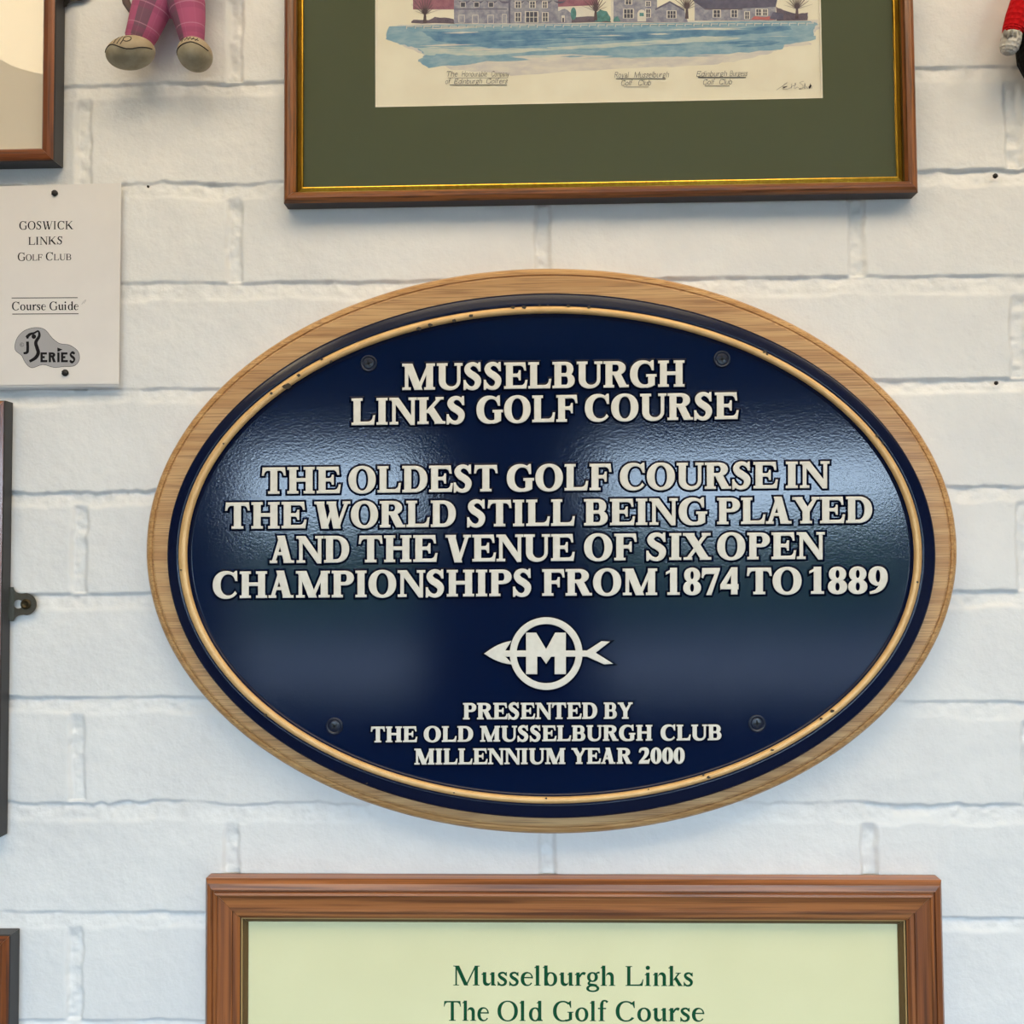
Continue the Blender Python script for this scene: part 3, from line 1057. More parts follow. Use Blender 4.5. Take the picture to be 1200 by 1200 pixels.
WC = [('wash_blue', (120, 160, 184), (154, 182, 194)), ('wash_deep', (82, 126, 164), (116, 156, 182)), ('wash_pale', (178, 196, 194), (204, 208, 198)),
      ('wash_lilac', (204, 200, 196), (220, 215, 202)), ('stone', (128, 130, 150), (166, 166, 176)), ('roof_red', (158, 108, 122), (140, 92, 110)),
      ('slate', (104, 102, 124), (88, 88, 110)), ('bark', (78, 66, 72), (96, 82, 88)), ('glass_dark', (64, 66, 84), (80, 82, 98)),
      ('white_body', (222, 218, 206), (214, 210, 200)), ('shrub_teal', (96, 150, 152), (76, 122, 120)), ('hedge', (92, 84, 100), (112, 100, 112)),
      ('coral', (196, 116, 112), (180, 100, 100)), ('pencil', (52, 52, 66), (66, 66, 78))]
for nm, c1, c2 in WC:
    mat(nm, c1, 0.85, col2=c2, nscale=220, stretch=(0.35, 1, 1) if 'wash' in nm else (1, 1, 1), ramp=(0.38, 0.62))
wi = {w[0]: k + 1 for k, w in enumerate(WC)}
mb = MB()
mb.box(ox0 - 0.006, ox1 + 0.006, -PD, -0.0038, oz0 - 0.006, oz1 + 0.006, 0)
LAY = [0]
def paint(p, m, step=1):
    LAY[0] += step
    mb.face([at(x, y, PD + 0.00003 + LAY[0] * 0.0000016) for x, y in p], wi[m])
def rough(p, amp=1.2, n=5, seed=0):
    rr = random.Random(seed)
    o = []
    for k in range(len(p)):
        a, b = p[k], p[(k + 1) % len(p)]
        for j in range(n):
            t = j / n
            o.append((a[0] + (b[0] - a[0]) * t + rr.uniform(-amp, amp), a[1] + (b[1] - a[1]) * t + rr.uniform(-amp, amp) * 0.7))
    return o
def box2(x0, y0, x1, y1, m, step=1):
    paint([(x0, y0), (x0, y1), (x1, y1), (x1, y0)], m, step)
# washes of the green, painted blue-grey
paint(rough([(470, 28), (958, 24), (961, 34), (945, 45), (950, 52), (915, 56), (905, 62), (860, 72), (830, 76), (700, 82), (600, 88), (530, 82), (500, 66), (470, 52), (453, 40)], 1.6, 6, 1), 'wash_lilac')
paint(rough([(455, 30), (950, 25), (959, 28), (952, 36), (956, 46), (920, 52), (915, 58), (840, 64), (740, 68), (700, 66), (640, 70), (570, 72), (550, 76), (502, 79), (490, 72), (500, 64), (486, 56), (470, 52), (453, 46)], 1.4, 6, 2), 'wash_blue')
paint(rough([(488, 56), (540, 55), (600, 57), (660, 57), (610, 62), (560, 66), (520, 63), (500, 65)], 1.2, 5, 3), 'wash_pale')
paint(rough([(495, 37), (560, 38), (640, 38), (720, 38), (800, 36), (870, 33), (925, 30), (928, 35), (880, 40), (800, 44), (720, 48), (650, 51), (590, 56), (550, 54), (510, 48)], 1.2, 5, 4), 'wash_deep')
paint(rough([(560, 36), (720, 34), (720, 36), (560, 39)], 0.6, 5, 14), 'wash_deep')
paint(rough([(640, 55), (720, 51), (800, 45), (830, 42), (880, 43), (850, 48), (790, 51), (700, 56), (650, 58)], 1.0, 5, 5), 'wash_pale')
paint(rough([(720, 58), (800, 55), (870, 50), (900, 49), (860, 57), (780, 63), (730, 64)], 0.8, 5, 6), 'wash_blue')
paint(rough([(862, 55), (885, 50), (900, 48), (915, 49), (905, 53), (880, 55)], 0.4, 4, 7), 'wash_deep')
paint(rough([(600, 66), (660, 63), (720, 66), (660, 70), (620, 70)], 0.8, 4, 8), 'wash_lilac')
# dry brush streaks
br = random.Random(12)
for k in range(46):
    y = br.uniform(34, 70)
    x = br.uniform(480 if y < 60 else 505, 900 - (y - 34) * 3)
    l, h = br.uniform(25, 95), br.uniform(0.5, 1.5)
    y2 = y - l * br.uniform(0.005, 0.035)
    LAY[0] += 1 if k % 4 == 0 else 0
    LAY[0] += 0.3
    paint(rough([(x, y - h * 0.3), (x + l * 0.5, (y + y2) / 2 - h), (x + l, y2), (x + l * 0.5, (y + y2) / 2 + h * 0.6)], 0.35, 4, 100 + k), ('wash_blue', 'wash_deep', 'wash_pale', 'wash_blue', 'wash_lilac')[k % 5], 0.3)
# hedges, roofs and houses
paint(rough([(482, 27), (484, 23), (500, 24), (510, 20), (532, 22), (534, 28)], 0.9, 4, 9), 'hedge')
paint([(484, -40), (530, -40), (534, 11), (484, 11)], 'roof_red')
paint([(650, -20), (692, -20), (702, 6), (652, 8)], 'roof_red')
box2(652, 8, 700, 20, 'white_body')
paint(rough([(660, 27), (662, 20), (715, 19), (716, 26)], 0.6, 4, 10), 'hedge')
box2(532, -4, 654, 27.5, 'stone')
paint([(530, -4), (530, -40), (650, -44), (654, -4)], 'slate')
paint(rough([(654, 27), (652, 14), (662, 10), (670, 16), (670, 27)], 0.5, 3, 11), 'stone')
for x in range(536, 650, 16):
    paint([(x, 0), (x + 4, 3.4), (x + 8, 4.2), (x + 12, 3.4), (x + 16, 0), (x + 12, 1.6), (x + 4, 1.6)], 'slate')
box2(532, 10.2, 594, 11.2, 'slate')
box2(596, 0, 598, 27, 'slate')
for x, y, w, h in ((538, 18, 6, 8), (554, 18, 6, 9), (572, 18, 6, 9), (589, 17, 4, 10), (540, 3, 5, 5), (556, 3, 5, 5), (573, 3, 5, 5)):
    box2(x - 0.6, y - 0.6, x + w + 0.6, y + h + 0.4, 'white_body')
    box2(x, y, x + w, y + h, 'glass_dark' if y < 10 else 'stone')
for x, y, w, h in ((604, 15, 6, 10), (636, 15, 6, 10), (604, 2, 6, 7), (621, 2, 6, 7), (636, 2, 5, 7), (616, 14, 14, 12)):
    box2(x - 0.9, y - 0.8, x + w + 0.9, y + h + 0.5, 'white_body')
    n = 3 if w > 10 else 2
    for j in range(n):
        box2(x + j * w / n + 0.4, y, x + (j + 1) * w / n - 0.4, y + h * 0.48, 'glass_dark', j == 0)
        box2(x + j * w / n + 0.4, y + h * 0.54, x + (j + 1) * w / n - 0.4, y + h, 'glass_dark', 0)
box2(658, 18, 662, 26, 'white_body')
box2(659, 21, 661, 26, 'glass_dark')
paint(arc(672, 16, 3.4, 7.5, 0, 350, 14, 2)[::-1], 'shrub_teal')
paint(rough([(697, 25), (698, 15), (704, 11), (712, 13), (716, 25)], 0.9, 3, 12), 'shrub_teal')
box2(716, -6, 722, 27, 'white_body')
box2(719, -10, 770, 26, 'stone')
paint([(769, 26), (769, 10), (785, 3), (802, 12), (806, 26)], 'stone')
paint([(716, -10), (744, -50), (772, -10)], 'slate')
paint([(768, 10), (785, 1.2), (802, 11), (802, 13), (785, 3.4), (768, 12)], 'slate')
box2(814, -4, 909, 24, 'stone')
paint([(812, 1), (820, -30), (900, -30), (911, -1), (909, 8), (870, 10), (826, 11)], 'slate')
box2(826, 10, 870, 11.4, 'hedge')
for x, y, w, h in ((731, 11, 11, 10), (733, -3, 7, 8), (757, 11, 5, 9), (757, 2, 5, 5), (782, 13, 10, 8), (836, 12, 8, 8), (857, 12, 7, 8), (886, 11, 6, 7), (894, 11, 5, 7), (873, 14, 5, 8)):
    box2(x - 0.9, y - 0.8, x + w + 0.9, y + h + 0.5, 'white_body')
    n = 3 if w > 9 else 2
    for j in range(n):
        box2(x + j * w / n + 0.35, y, x + (j + 1) * w / n - 0.35, y + h * 0.47, 'glass_dark', j == 0)
        box2(x + j * w / n + 0.35, y + h * 0.53, x + (j + 1) * w / n - 0.35, y + h, 'glass_dark', 0)
paint([(747, 25), (747, 15), (749, 12), (752, 11), (755, 12), (757, 15), (757, 25)], 'white_body')
box2(749.5, 15, 754.5, 19, 'shrub_teal')
paint(rough([(718, 25), (720, 20), (724, 19), (727, 25)], 0.5, 3, 15), 'shrub_teal')
paint(rough([(880, 23), (884, 19), (892, 20), (902, 19), (908, 23)], 0.6, 3, 16), 'coral')
paint(rough([(910, 24), (909, 8), (918, 12), (936, 16), (946, 15), (947, 23)], 0.9, 3, 17), 'hedge')
paint(rough([(902, 22), (906, 14), (918, 16), (918, 23)], 0.7, 3, 18), 'slate')
def tree(x, y, h, sp, seed):
    rr = random.Random(seed)
    paint([(x - 2.2, y), (x + 2.0, y), (x + 0.9, y - h * 0.5), (x - 0.9, y - h * 0.5)], 'bark')
    for k in range(11):
        a = -1.35 + 2.7 * k / 10
        l = h * rr.uniform(0.5, 0.85)
        x1, y1 = x + math.sin(a) * l * sp, y - h * 0.35 - math.cos(a) * l
        y1 = min(y1, y - h * 0.42)
        paint([(x - 0.8, y - h * 0.34), (x + 0.8, y - h * 0.34), (x1 + 0.3, y1), (x1 - 0.3, y1)], 'bark')
tree(498, 27, 30, 0.75, 1)
tree(698, 24, 32, 0.6, 2)
tree(805, 22, 34, 0.7, 3)
tree(934, 22, 34, 0.8, 4)
LAY[0] += 1
# the low rail before the houses
for k in range(47):
    x = 476 + k * 10.2
    y = 31.5 - (x - 476) * 0.0085
    box2(x, y - 0.9, x + 8.6, y, 'white_body', 0)
    box2(x, y, x + 1.0, y + 2.2, 'white_body', 0)
# pencilled captions and signature
LINES = [([('The', 523.5, 536.5), ('Honourable', 541, 571), ('Company', 576, 597)], ((523, 89.6), (597, 89.4)), 6.2),
         ([('of', 522, 528.5), ('Edinburgh', 532, 565), ('Golfers', 570, 595)], ((522, 98.2), (595, 97.6)), 5.8),
         ([('Royal', 720, 737), ('Musselburgh', 743, 784)], ((720, 91), (784, 90.4)), 6.6),
         ([('Golf', 728, 741.5), ('Club', 748, 763)], ((728, 100.2), (763, 99.8)), 6.2),
         ([('Edinburgh', 816, 852), ('Burgess', 855, 876)], ((816, 89.6), (876, 88.8)), 6.2),
         ([('Golf', 824, 838), ('Club', 843, 858)], ((824, 99.2), (858, 98.6)), 6.2)]
for w, b, c in LINES:
    LAY[0] += 1
    for k, p in enumerate(place_words(w, b, c, PEN, 0.25)):
        LAY[0] += (1, 1, 1, 1, -4)[k % 5]
        paint(p, 'pencil', 0)
    LAY[0] -= 3
for x0, y0, x1, y1 in ((525, 91.2, 594, 91), (527, 99.8, 594, 99.2), (722, 92.4, 780, 91.8), (731, 101.8, 760, 101.6), (818, 91, 874, 90.2), (826, 100.8, 855, 100.4)):
    box2(x0, min(y0, y1), x1, max(y0, y1) + 0.2, 'pencil', 0)
sig = [[(910, 105.5), (918, 100), (923, 96.5), (919, 99), (917, 102), (923, 100.8), (917, 104), (922, 104.5), (928, 102)],
       [(928, 98), (927, 104), (928, 101), (932, 100), (932, 97), (931, 104), (934, 102), (936, 103)],
       [(942, 95), (937, 97), (941, 100), (940, 104), (936, 104), (943, 102), (943, 97), (943, 104), (945, 101), (946, 104), (948, 101), (948, 104), (950, 97), (949, 104), (951, 100), (951, 104)]]
for s_ in sig:
    paint(stroke([(x, y, 0.3) for x, y in s_], 3), 'pencil')
mb.build('print', ['paper_cream'] + [w[0] for w in WC], pic)
slab('glazing', pic, fx0 + 0.0085, fx1 - 0.0085, fz0 + 0.0085, fz1 - 0.0085, 0.0070, 0.0076, 'clear_glass')

# ---- card in a pine frame (bottom)
p1, p2 = at(240.5, 1030, 0.0125), at(1104, 1032, 0.0125)
cx0, cx1, cz1 = p1.x, p2.x, (p1.z + p2.z) / 2
cz0 = cz1 - 0.42
card = thing('framed_card', 'wide moulded pine frame around a pale yellow-green card lettered in dark green', 'picture', ((cx0 + cx1) / 2, 0, cz0))
prof = [(0, 0), (0, 0.0110), (0.0026, 0.0148), (0.0066, 0.0154), (0.0070, 0.0140), (0.0082, 0.0140), (0.0086, 0.0158), (0.0102, 0.0160), (0.0108, 0.0150), (0.0128, 0.0142), (0.0160, 0.0135), (0.0200, 0.0131), (0.0216, 0.0131),
        (0.0220, 0.0119), (0.0250, 0.0116), (0.0272, 0.0102), (0.0276, 0.0050)]
prof = [(a * 0.885, b) for a, b in prof]
TOPR = 1.14
rails('frame', card, cx0, cx1, cz0, cz1, prof, ['pine_h', 'pine_v', 'frame_dark_brown'], [0] * (len(prof) - 2) + [2], TOPR)
SI = 0.0241
rails('gilt_slip', card, cx0 + SI, cx1 - SI, cz0 + SI, cz1 - SI * TOPR, [(0, 0.0060), (0, 0.0084), (0.0005, 0.0088), (0.0012, 0.0085), (0.0016, 0.0068), (0.0030, 0.0060), (0.0040, 0.0046), (0.0041, 0.0040)],
      ['gilt_brown', 'gilt_brown', 'bevel_gilt'], [0, 2, 2, 0, 0, 0, 0], TOPR)
slab('backing_board', card, cx0 + 0.010, cx1 - 0.010, cz0 + 0.010, cz1 - 0.010, 0.001, 0.0028, 'frame_dark_brown')
mb = MB()
mb.box(cx0 + 0.02, cx1 - 0.02, -0.0036, -0.0029, cz0 + 0.02, cz1 - 0.02, 0)
CD = 0.00364
printed(mb, place_words([('Musselburgh', 531, 721), ('Links', 733, 812)], ((531, 1154.8), (812, 1155.6)), 23.2, BOOK), CD, 1)
printed(mb, place_words([('The', 520, 573), ('Old', 583, 636), ('Golf', 648, 713), ('Course', 721.5, 825.5)], ((520, 1196.2), (825, 1197)), 23.2, BOOK), CD, 1)
mb.build('title_card', ['card_green', 'ink_green'], card)
slab('glazing', card, cx0 + 0.0280, cx1 - 0.0280, cz0 + 0.0280, cz1 - 0.0318, 0.0039, 0.0045, 'clear_glass')

# ---- frames cut by the left edge
def edge_frame(label, xr, z0, z1, w, dep, lip, mount_m, bevel=False, h_in=0.010):
    x1, x0 = xr, xr - w
    t = thing('picture_frame', label, 'picture', ((x0 + x1) / 2, 0, z0))
    prof = [(0, 0), (0.0, dep * 0.93), (0.0006, dep), (0.0022, dep + 0.0006), (lip * 0.5, dep + 0.0010), (lip * 0.85, dep - 0.0004), (lip, dep - 0.0022), (lip, dep - 0.006)]
    rails('frame', t, x0, x1, z0, z1, prof, ['redwood_h', 'redwood_v', 'frame_black'], [2, 2, 0, 0, 0, 0, 0])
    if bevel:
        rails('inner_slip', t, x0 + lip, x1 - lip, z0 + lip, z1 - lip, [(0, dep - 0.005), (0.0008, dep - 0.0052), (0.0012, dep - 0.0068)], ['bevel_white', 'bevel_white'], [0, 0])
    slab('mount', t, x0 + 0.004, x1 - 0.004, z0 + 0.004, z1 - 0.004, 0.002, dep - 0.0082, mount_m)
    slab('glazing', t, x0 + lip - 0.0004, x1 - lip + 0.0004, z0 + lip - 0.0004, z1 - lip + 0.0004, dep - 0.0078, dep - 0.0072, 'clear_glass')
    return t
c1 = at(74, 197, 0.0)
edge_frame('brown and black picture frame at top left with a plain cream mount', c1.x, c1.z, c1.z + 0.30, 0.26, 0.0142, 0.0100, 'mat_cream', True)
tl = bpy.data.objects['picture_frame']
c2a, c2b = at(11.5, 472, 0), at(10.5, 977, 0)
c2a.x = at(12, 708, 0).x
ml = edge_frame('tall brown and black frame edge below the pinned booklet with a screwed steel mirror plate', c2a.x, c2b.z, c2a.z, 0.24, 0.0115, 0.0095, 'mat_cream')
c3 = at(23, 1088, 0)
edge_frame('brown and black frame corner at the bottom left of the wall', c3.x, c3.z - 0.3, c3.z, 0.24, 0.0130, 0.0100, 'mat_cream')

def mirror_plate(parent, px, py, m, steel=True, s=1.0, flip=1):
    """keyhole fixing plate screwed to the wall beside a frame"""
    d0, d1 = 0.0012, 0.0022
    k = 30 * s / 30
    out = [(px - 7, py - 20 * k), (px + 3 * k, py - 20 * k)] + qd((px + 3 * k, py - 19 * k), (px + 5 * k, py - 12 * k), (px + 14 * k, py - 12.6 * k)) + arc(px + 17 * k, py, 13 * k, 13 * k, -85, 85, 20, 2) + qd((px + 14 * k, py + 12.6 * k), (px + 5 * k, py + 13 * k), (px + 3 * k, py + 20 * k)) + [(px - 7, py + 20 * k)]
    hole = arc(px + 8.5 * k, py, 5.2 * k, 5.2 * k, 0, 360, 28, 2)[:-1]
    # split along the hole: upper and lower half
    up = [p for p in out if p[1] <= py + 0.01]
    lo = [p for p in out if p[1] >= py - 0.01]
    hu = arc(px + 8.5 * k, py, 5.2 * k, 5.2 * k, 0, -180, 14, 2)
    hl = arc(px + 8.5 * k, py, 5.2 * k, 5.2 * k, 180, 0, 14, 2)
    hl = arc(px + 8.5 * k, py, 5.2 * k, 5.2 * k, -180, -360, 14, 2)
    mb = MB()
    upper = [(px - 7, py)] + up + [(px + 30 * k, py)] + hu
    lower = [(px + 30 * k, py)] + lo + [(px - 7, py)] + hl
    for p in (upper, lower):
        p = ccw(p)
        top = [at(x, y, d1) for x, y in p]
        bot = [at(x, y, d0) for x, y in p]
        mb.face(top[::-1])
        for i in range(len(p)):
            j = (i + 1) % len(p)
            mb.face([top[i], top[j], bot[j], bot[i]])
    o = mb.build('mirror_plate', m, parent)
    mb = MB()
    c = at(px + 17.5 * k, py, d1)
    r = 6.2 * k * 0.00061
    rows = []
    for rr, dd in ((1.0, 0.0), (1.0, 0.0006), (0.85, 0.0013), (0.62, 0.0016), (0.5, 0.0008), (0.25, 0.0006)):
        rows.append([(c.x + r * rr * math.cos(a * math.pi / 12), c.y - dd, c.z + r * rr * math.sin(a * math.pi / 12)) for a in range(24)])
    mb.grid(rows, 0, closed=True)
    mb.face(rows[-1], 0)
    mb.build('screw', 'screw_brass', o)
mirror_plate(ml, 13, 708, 'steel')
mirror_plate(tl, 75, -12, 'black_metal')

# ------------------------------------------------------------------ the oval plaque
def ell(l, r, t, b, d):
    cx, cy = (l + r) / 2, (t + b) / 2
    a, c = at(l, cy, d), at(r, cy, d)
    e, f = at(cx, t, d), at(cx, b, d)
    return ((a.x + c.x) / 2, (e.z + f.z) / 2, (c.x - a.x) / 2, (e.z - f.z) / 2)
NE = 220
TILT = -0.0045
def ering(E, d, gx=0.0, gz=None):
    """points of an ellipse E at depth d, grown by gx"""
    gz = gx if gz is None else gz
    cx, cz, rx, rz = E
    o = []
    for k in range(NE):
        a = 2 * math.pi * k / NE
        x, z = (rx + gx) * math.cos(a), (rz + gz) * math.sin(a)
        o.append((cx + x - z * TILT * 0.3, -d, cz + z + x * TILT))
    return o
BF = 0.016                                     # face of the oak board
E_out = ell(171.5, 1121.5, 314.5, 977, 0.010)
E_pl = ell(194.5, 1098, 342.5, 960, BF + 0.006)
pq = thing('oval_plaque', 'navy oval golf course plaque with raised white lettering on an oak backboard', 'plaque', (E_out[0], 0, E_out[1]))
mb = MB()
rows = [ering(E_out, 0.0, -0.0008), ering(E_out, 0.0085), ering(E_out, 0.0100, -0.0002), ering(E_out, 0.0128, -0.0018), ering(E_out, 0.0142, -0.0040), ering(E_out, 0.0144, -0.0054),
        ering(E_out, 0.0136, -0.0058), ering(E_out, 0.0136, -0.0066), ering(E_out, 0.0156, -0.0070), ering(E_out, BF, -0.0078), ering(E_out, BF, -0.05)]
for k in range(len(rows) - 1):
    mb.grid([rows[k], rows[k + 1]], 0, closed=True, smooth=k in (1, 2, 3, 4))
mb.face(rows[0][::-1], 0)
mb.build('backboard', 'oak', pq)

FD = BF + 0.0050                                # recessed field
E_go = ell(207.5, 1082, 357.5, 943, BF + 0.009)   # gold bead, outer
E_gi = ell(219.5, 1071.5, 367, 934, BF + 0.009)   # gold bead, inner
mb = MB()
def lerpE(t):
    return tuple(E_pl[i] + (E_go[i] - E_pl[i]) * t for i in range(4))
rows = [ering(E_pl, BF - 0.001), ering(E_pl, BF + 0.0035), ering(lerpE(0.06), BF + 0.0048), ering(lerpE(0.2), BF + 0.0054), ering(lerpE(0.5), BF + 0.0058), ering(lerpE(0.8), BF + 0.0066), ering(lerpE(0.95), BF + 0.0068), ering(lerpE(1.0), BF + 0.0062), ering(lerpE(1.1), BF + 0.006)]
mb.grid(rows, 1, closed=True)
E_f = tuple(E_gi)
# the field, gently crowned
rows = [ering(E_gi, BF + 0.0075, 0.0005), ering(E_gi, BF + 0.0060, -0.0002), ering(E_gi, FD + 0.0002, -0.0012), ering(E_gi, FD, -0.0018)]
mb.grid(rows, 1, closed=True)
frow = [rows[-1]]
for k in range(1, 40):
    s = 1 - k / 40.0
    frow.append([(E_gi[0] + (p[0] - E_gi[0]) * s, -(FD + 0.0000 * (1 - s * s)), E_gi[1] + (p[2] - E_gi[1]) * s) for p in rows[-1]])
mb.grid(frow, 0, closed=True)
mb.face(frow[-1], 0, True)
plate = mb.build('plate', ['navy_paint', 'navy_edge'], pq)
# gold bead
mb = MB()
rows = []
for k in range(9):
    t = k / 8
    E = tuple(E_go[i] + (E_gi[i] - E_go[i]) * t for i in range(4))
    rows.append(ering(E, BF + 0.0068 + 0.0026 * math.sin(math.pi * t) ** 0.4 - (0.0008 if k in (0, 8) else 0)))
mb.grid(rows, 0, closed=True)
rr = random.Random(4)
def chip(px, py, r, seed):
    q = random.Random(seed)
    p = [(px + r * q.uniform(0.6, 1.2) * math.cos(a * math.pi / 5), py + r * 0.75 * q.uniform(0.6, 1.2) * math.sin(a * math.pi / 5)) for a in range(10)]
    top = [at(x, y, BF + 0.0096) for x, y in p]
    bot = [at(x, y, BF + 0.0080) for x, y in p]
    mb.face(top[::-1], 1)
    for i in range(10):
        mb.face([top[i], top[(i + 1) % 10], bot[(i + 1) % 10], bot[i]], 1)
E_mid = tuple((E_go[i] + E_gi[i]) / 2 for i in range(4))
CH = [(336, 453, 5), (350, 440, 2.5), (318, 461, 2.2), (377, 421, 2), (388, 424, 2), (491, 385, 3), (504, 381, 3), (532, 376, 3), (552, 370, 3), (601, 360, 3), (614, 360, 3), (632, 358, 1.6), (642, 358, 1.4), (666, 358.5, 2.6), (690, 360, 2.6),
      (896, 412, 2.4), (899, 415, 1.8), (1028, 511, 2.2), (1035, 519, 2), (1075, 682, 1.8), (975, 833, 2.6), (962, 842, 2), (905, 879, 2), (830, 911, 2.6), (824, 908, 1.6), (311, 838, 2.4), (212, 668, 1.4), (640, 935.5, 1.4), (760, 925, 1.2), (532, 929, 1.2), (430, 918, 1.2), (262, 520, 1.5)]
for k, (x, y, r) in enumerate(CH):
    chip(x, y, r, k)
mb.build('gold_rim', ['gold_paint', 'chip_dark'], pq)

LT = FD + 0.0032
LB = FD - 0.0002
TEXT = [([('MUSSELBURGH', 472, 801.5)], ((472, 456.6), (801, 452.6)), 29.6),
        ([('LINKS', 412.5, 544), ('GOLF', 559, 676), ('COURSE', 686, 865)], ((413, 497.8), (865, 490.5)), 30.2),
        ([('THE', 307.5, 398.7), ('OLDEST', 409, 582.5), ('GOLF', 594.5, 715.8), ('COURSE', 727, 911), ('IN', 921.5, 971.5)], ((307, 578.4), (971, 571)), 29.8),
        ([('THE', 264.5, 358.5), ('WORLD', 369, 533.5), ('STILL', 548, 673), ('BEING', 685, 828), ('PLAYED', 841, 1021.5)], ((264, 619.4), (1021, 612.2)), 29.8),
        ([('AND', 316.7, 408.5), ('THE', 421, 512), ('VENUE', 522.7, 672.8), ('OF', 685, 745.5), ('SIX', 758, 833), ('OPEN', 841, 966)], ((316, 659.4), (966, 654.4)), 30.2),
        ([('CHAMPIONSHIPS', 250, 621.8), ('FROM', 636, 769.5), ('1874', 781, 864.8), ('TO', 875.8, 938.7), ('1889', 949, 1039.7)], ((250, 700.6), (1039, 694.8)), 30),
        ([('PRESENTED', 543, 699.5), ('BY', 708, 741)], ((543, 842.7), (741, 842)), 18.4),
        ([('THE', 435, 488.6), ('OLD', 497, 554), ('MUSSELBURGH', 563, 764), ('CLUB', 774.6, 845)], ((435, 869.6), (845, 867)), 17.6),
        ([('MILLENNIUM', 486, 662), ('YEAR', 670, 740), ('2000', 749, 802)], ((486, 895.6), (802, 894.4)), 17.8)]
for k, (w, b, c) in enumerate(TEXT):
    raised(place_words(w, b, c, BOLD), LT, LB, 3.3 if k < 6 else 2.4, 'inscription_line', ['letter_white', 'navy_edge'], pq)
# emblem: ring with a letter M pierced by an arrow
ec, er = (640, 766), 1.0
P_ = []
P_.append(arc(640, 766, 42, 42, -91, 91, 40, 2) + arc(640, 766, 35.2, 35.2, 91, -91, 40, 2))
P_.append(arc(640, 766, 42, 42, 89, 271, 40, 2) + arc(640, 766, 35.2, 35.2, 271, 89, 40, 2))
P_.append([(617, 742), (628, 742), (640, 762), (651, 742), (662.5, 742), (662.5, 789.5), (650.5, 789.5), (650.5, 762), (640, 777), (629, 762), (629, 789.5), (617, 789.5)])
P_.append([(590, 763), (690, 763), (690, 769), (590, 769)])
P_.append([(568.5, 766)] + qd((568.5, 766), (584, 754), (598, 752)) + [(591, 763), (591, 769), (599.5, 778)] + qd((599.5, 778), (584, 777), (568.5, 766)))
P_.append([(686, 763), (688, 763), (705, 752), (713, 752.5), (697, 765), (717, 777.5), (708, 778), (688, 769), (686, 769)])
raised([ccw([(x, -y) for x, y in p]) and [(x, -y) for x, y in ccw([(x, -y) for x, y in p])] for p in P_], LT, LB, 3.0, 'emblem', ['letter_white', 'navy_edge'], pq)
# four countersunk screws
for px, py in ((432, 426), (846, 421), (392, 851), (887, 848)):
    mb = MB()
    c = at(px, py, FD)
    u = 0.00060
    rows = []
    for r, d in ((10.2, -0.0001), (9.6, 0.0007), (8.6, 0.0010), (7.6, 0.0006), (7.0, 0.00008), (6.4, 0.0001), (6.2, 0.0005), (5.6, 0.00062), (0.6, 0.0007)):
        rows.append([(c.x + r * u * math.cos(a * math.pi / 14), c.y - d, c.z + r * u * math.sin(a * math.pi / 14)) for a in range(28)])
    mb.grid(rows, 0, closed=True)
    mb.face(rows[-1], 0)
    an = random.uniform(0, 1)
    for k in range(2):
        ca, sa = math.cos(an + k * math.pi / 2), math.sin(an + k * math.pi / 2)
        q = [(-4.2, -1.1), (4.2, -1.1), (4.2, 1.1), (-4.2, 1.1)]
        mb.face([(c.x + (a * ca - b * sa) * u, c.y - 0.00078, c.z + (a * sa + b * ca) * u) for a, b in q], 1)  # flat dark cross on the head, painted shade instead of a cut recess
    mb.build('screw', ['screw_navy', 'slot_shade'], pq)

# ------------------------------------------------------------------ pinned booklet at left
bk = thing('booklet', 'white course guide booklet pinned to the wall by two dark pins', 'booklet', tuple(at(20, 455, 0)))
def sheet(mb, pxr_t, pxr_b, yt, yb, d0, curl, mi=0, n=14, xl=-110):
    """one leaf hanging from the top pin, its foot lifting a little"""
    rows, back = [], []
    for k in range(n + 1):
        t = k / n
        r = []
        for j in range(7):
            s = j / 6
            x = xl + (pxr_t + (pxr_b - pxr_t) * t - xl) * s
            y = yt[0] + (yt[1] - yt[0]) * s + (yb[0] + (yb[1] - yb[0]) * s - (yt[0] + (yt[1] - yt[0]) * s)) * t
            r.append(at(x, y, d0 + curl * t * t))
        rows.append(r)
    mb.grid(rows[::-1], mi)
mb = MB()
BKD = lambda t: 0.0040 + 0.0012 * t * t
sheet(mb, 141.5, 138.8, (221, 214.5), (452.5, 450), 0.0040, 0.0012)
# cover edge thickness
rowa = [at(141.5 + (138.8 - 141.5) * k / 14, 214.5 + (450 - 214.5) * k / 14, 0.0040 + 0.0012 * (k / 14) ** 2) for k in range(15)]
rowb = [p + Vector((0.0003, 0.0004, 0)) for p in rowa]
mb.grid([rowa, rowb], 0)
def pr(polys, mi):
    for k, p in enumerate(polys):
        mb.face([at(x, y, BKD((y - 216) / 236.0) + 0.00006 + (k % 12) * 0.000003) for x, y in p], mi)
pr(place_words([('GOSWICK', 22.6, 86)], ((22.6, 269), (86, 268.6)), 9.6, ROMAN), 1)
pr(place_words([('LINKS', 33.2, 72.8)], ((33, 287), (73, 286.2)), 9.2, ROMAN), 1)
pr(place_words([('GOLF', 20.8, 49.8), ('CLUB', 53.7, 83.4)], ((20.8, 305.6), (83, 304.8)), 9.4, ROMAN, small=0.78), 1)
pr(place_words([('Course', 14, 53.8), ('Guide', 58, 92)], ((14, 363.6), (92, 363.2)), 9.8, ROMAN), 1)
pr([[(13.6, 348.8), (91, 348.4), (91, 349.3), (13.6, 349.7)], [(14.4, 367.6), (92, 367.2), (92, 368.1), (14.4, 368.5)]], 1)
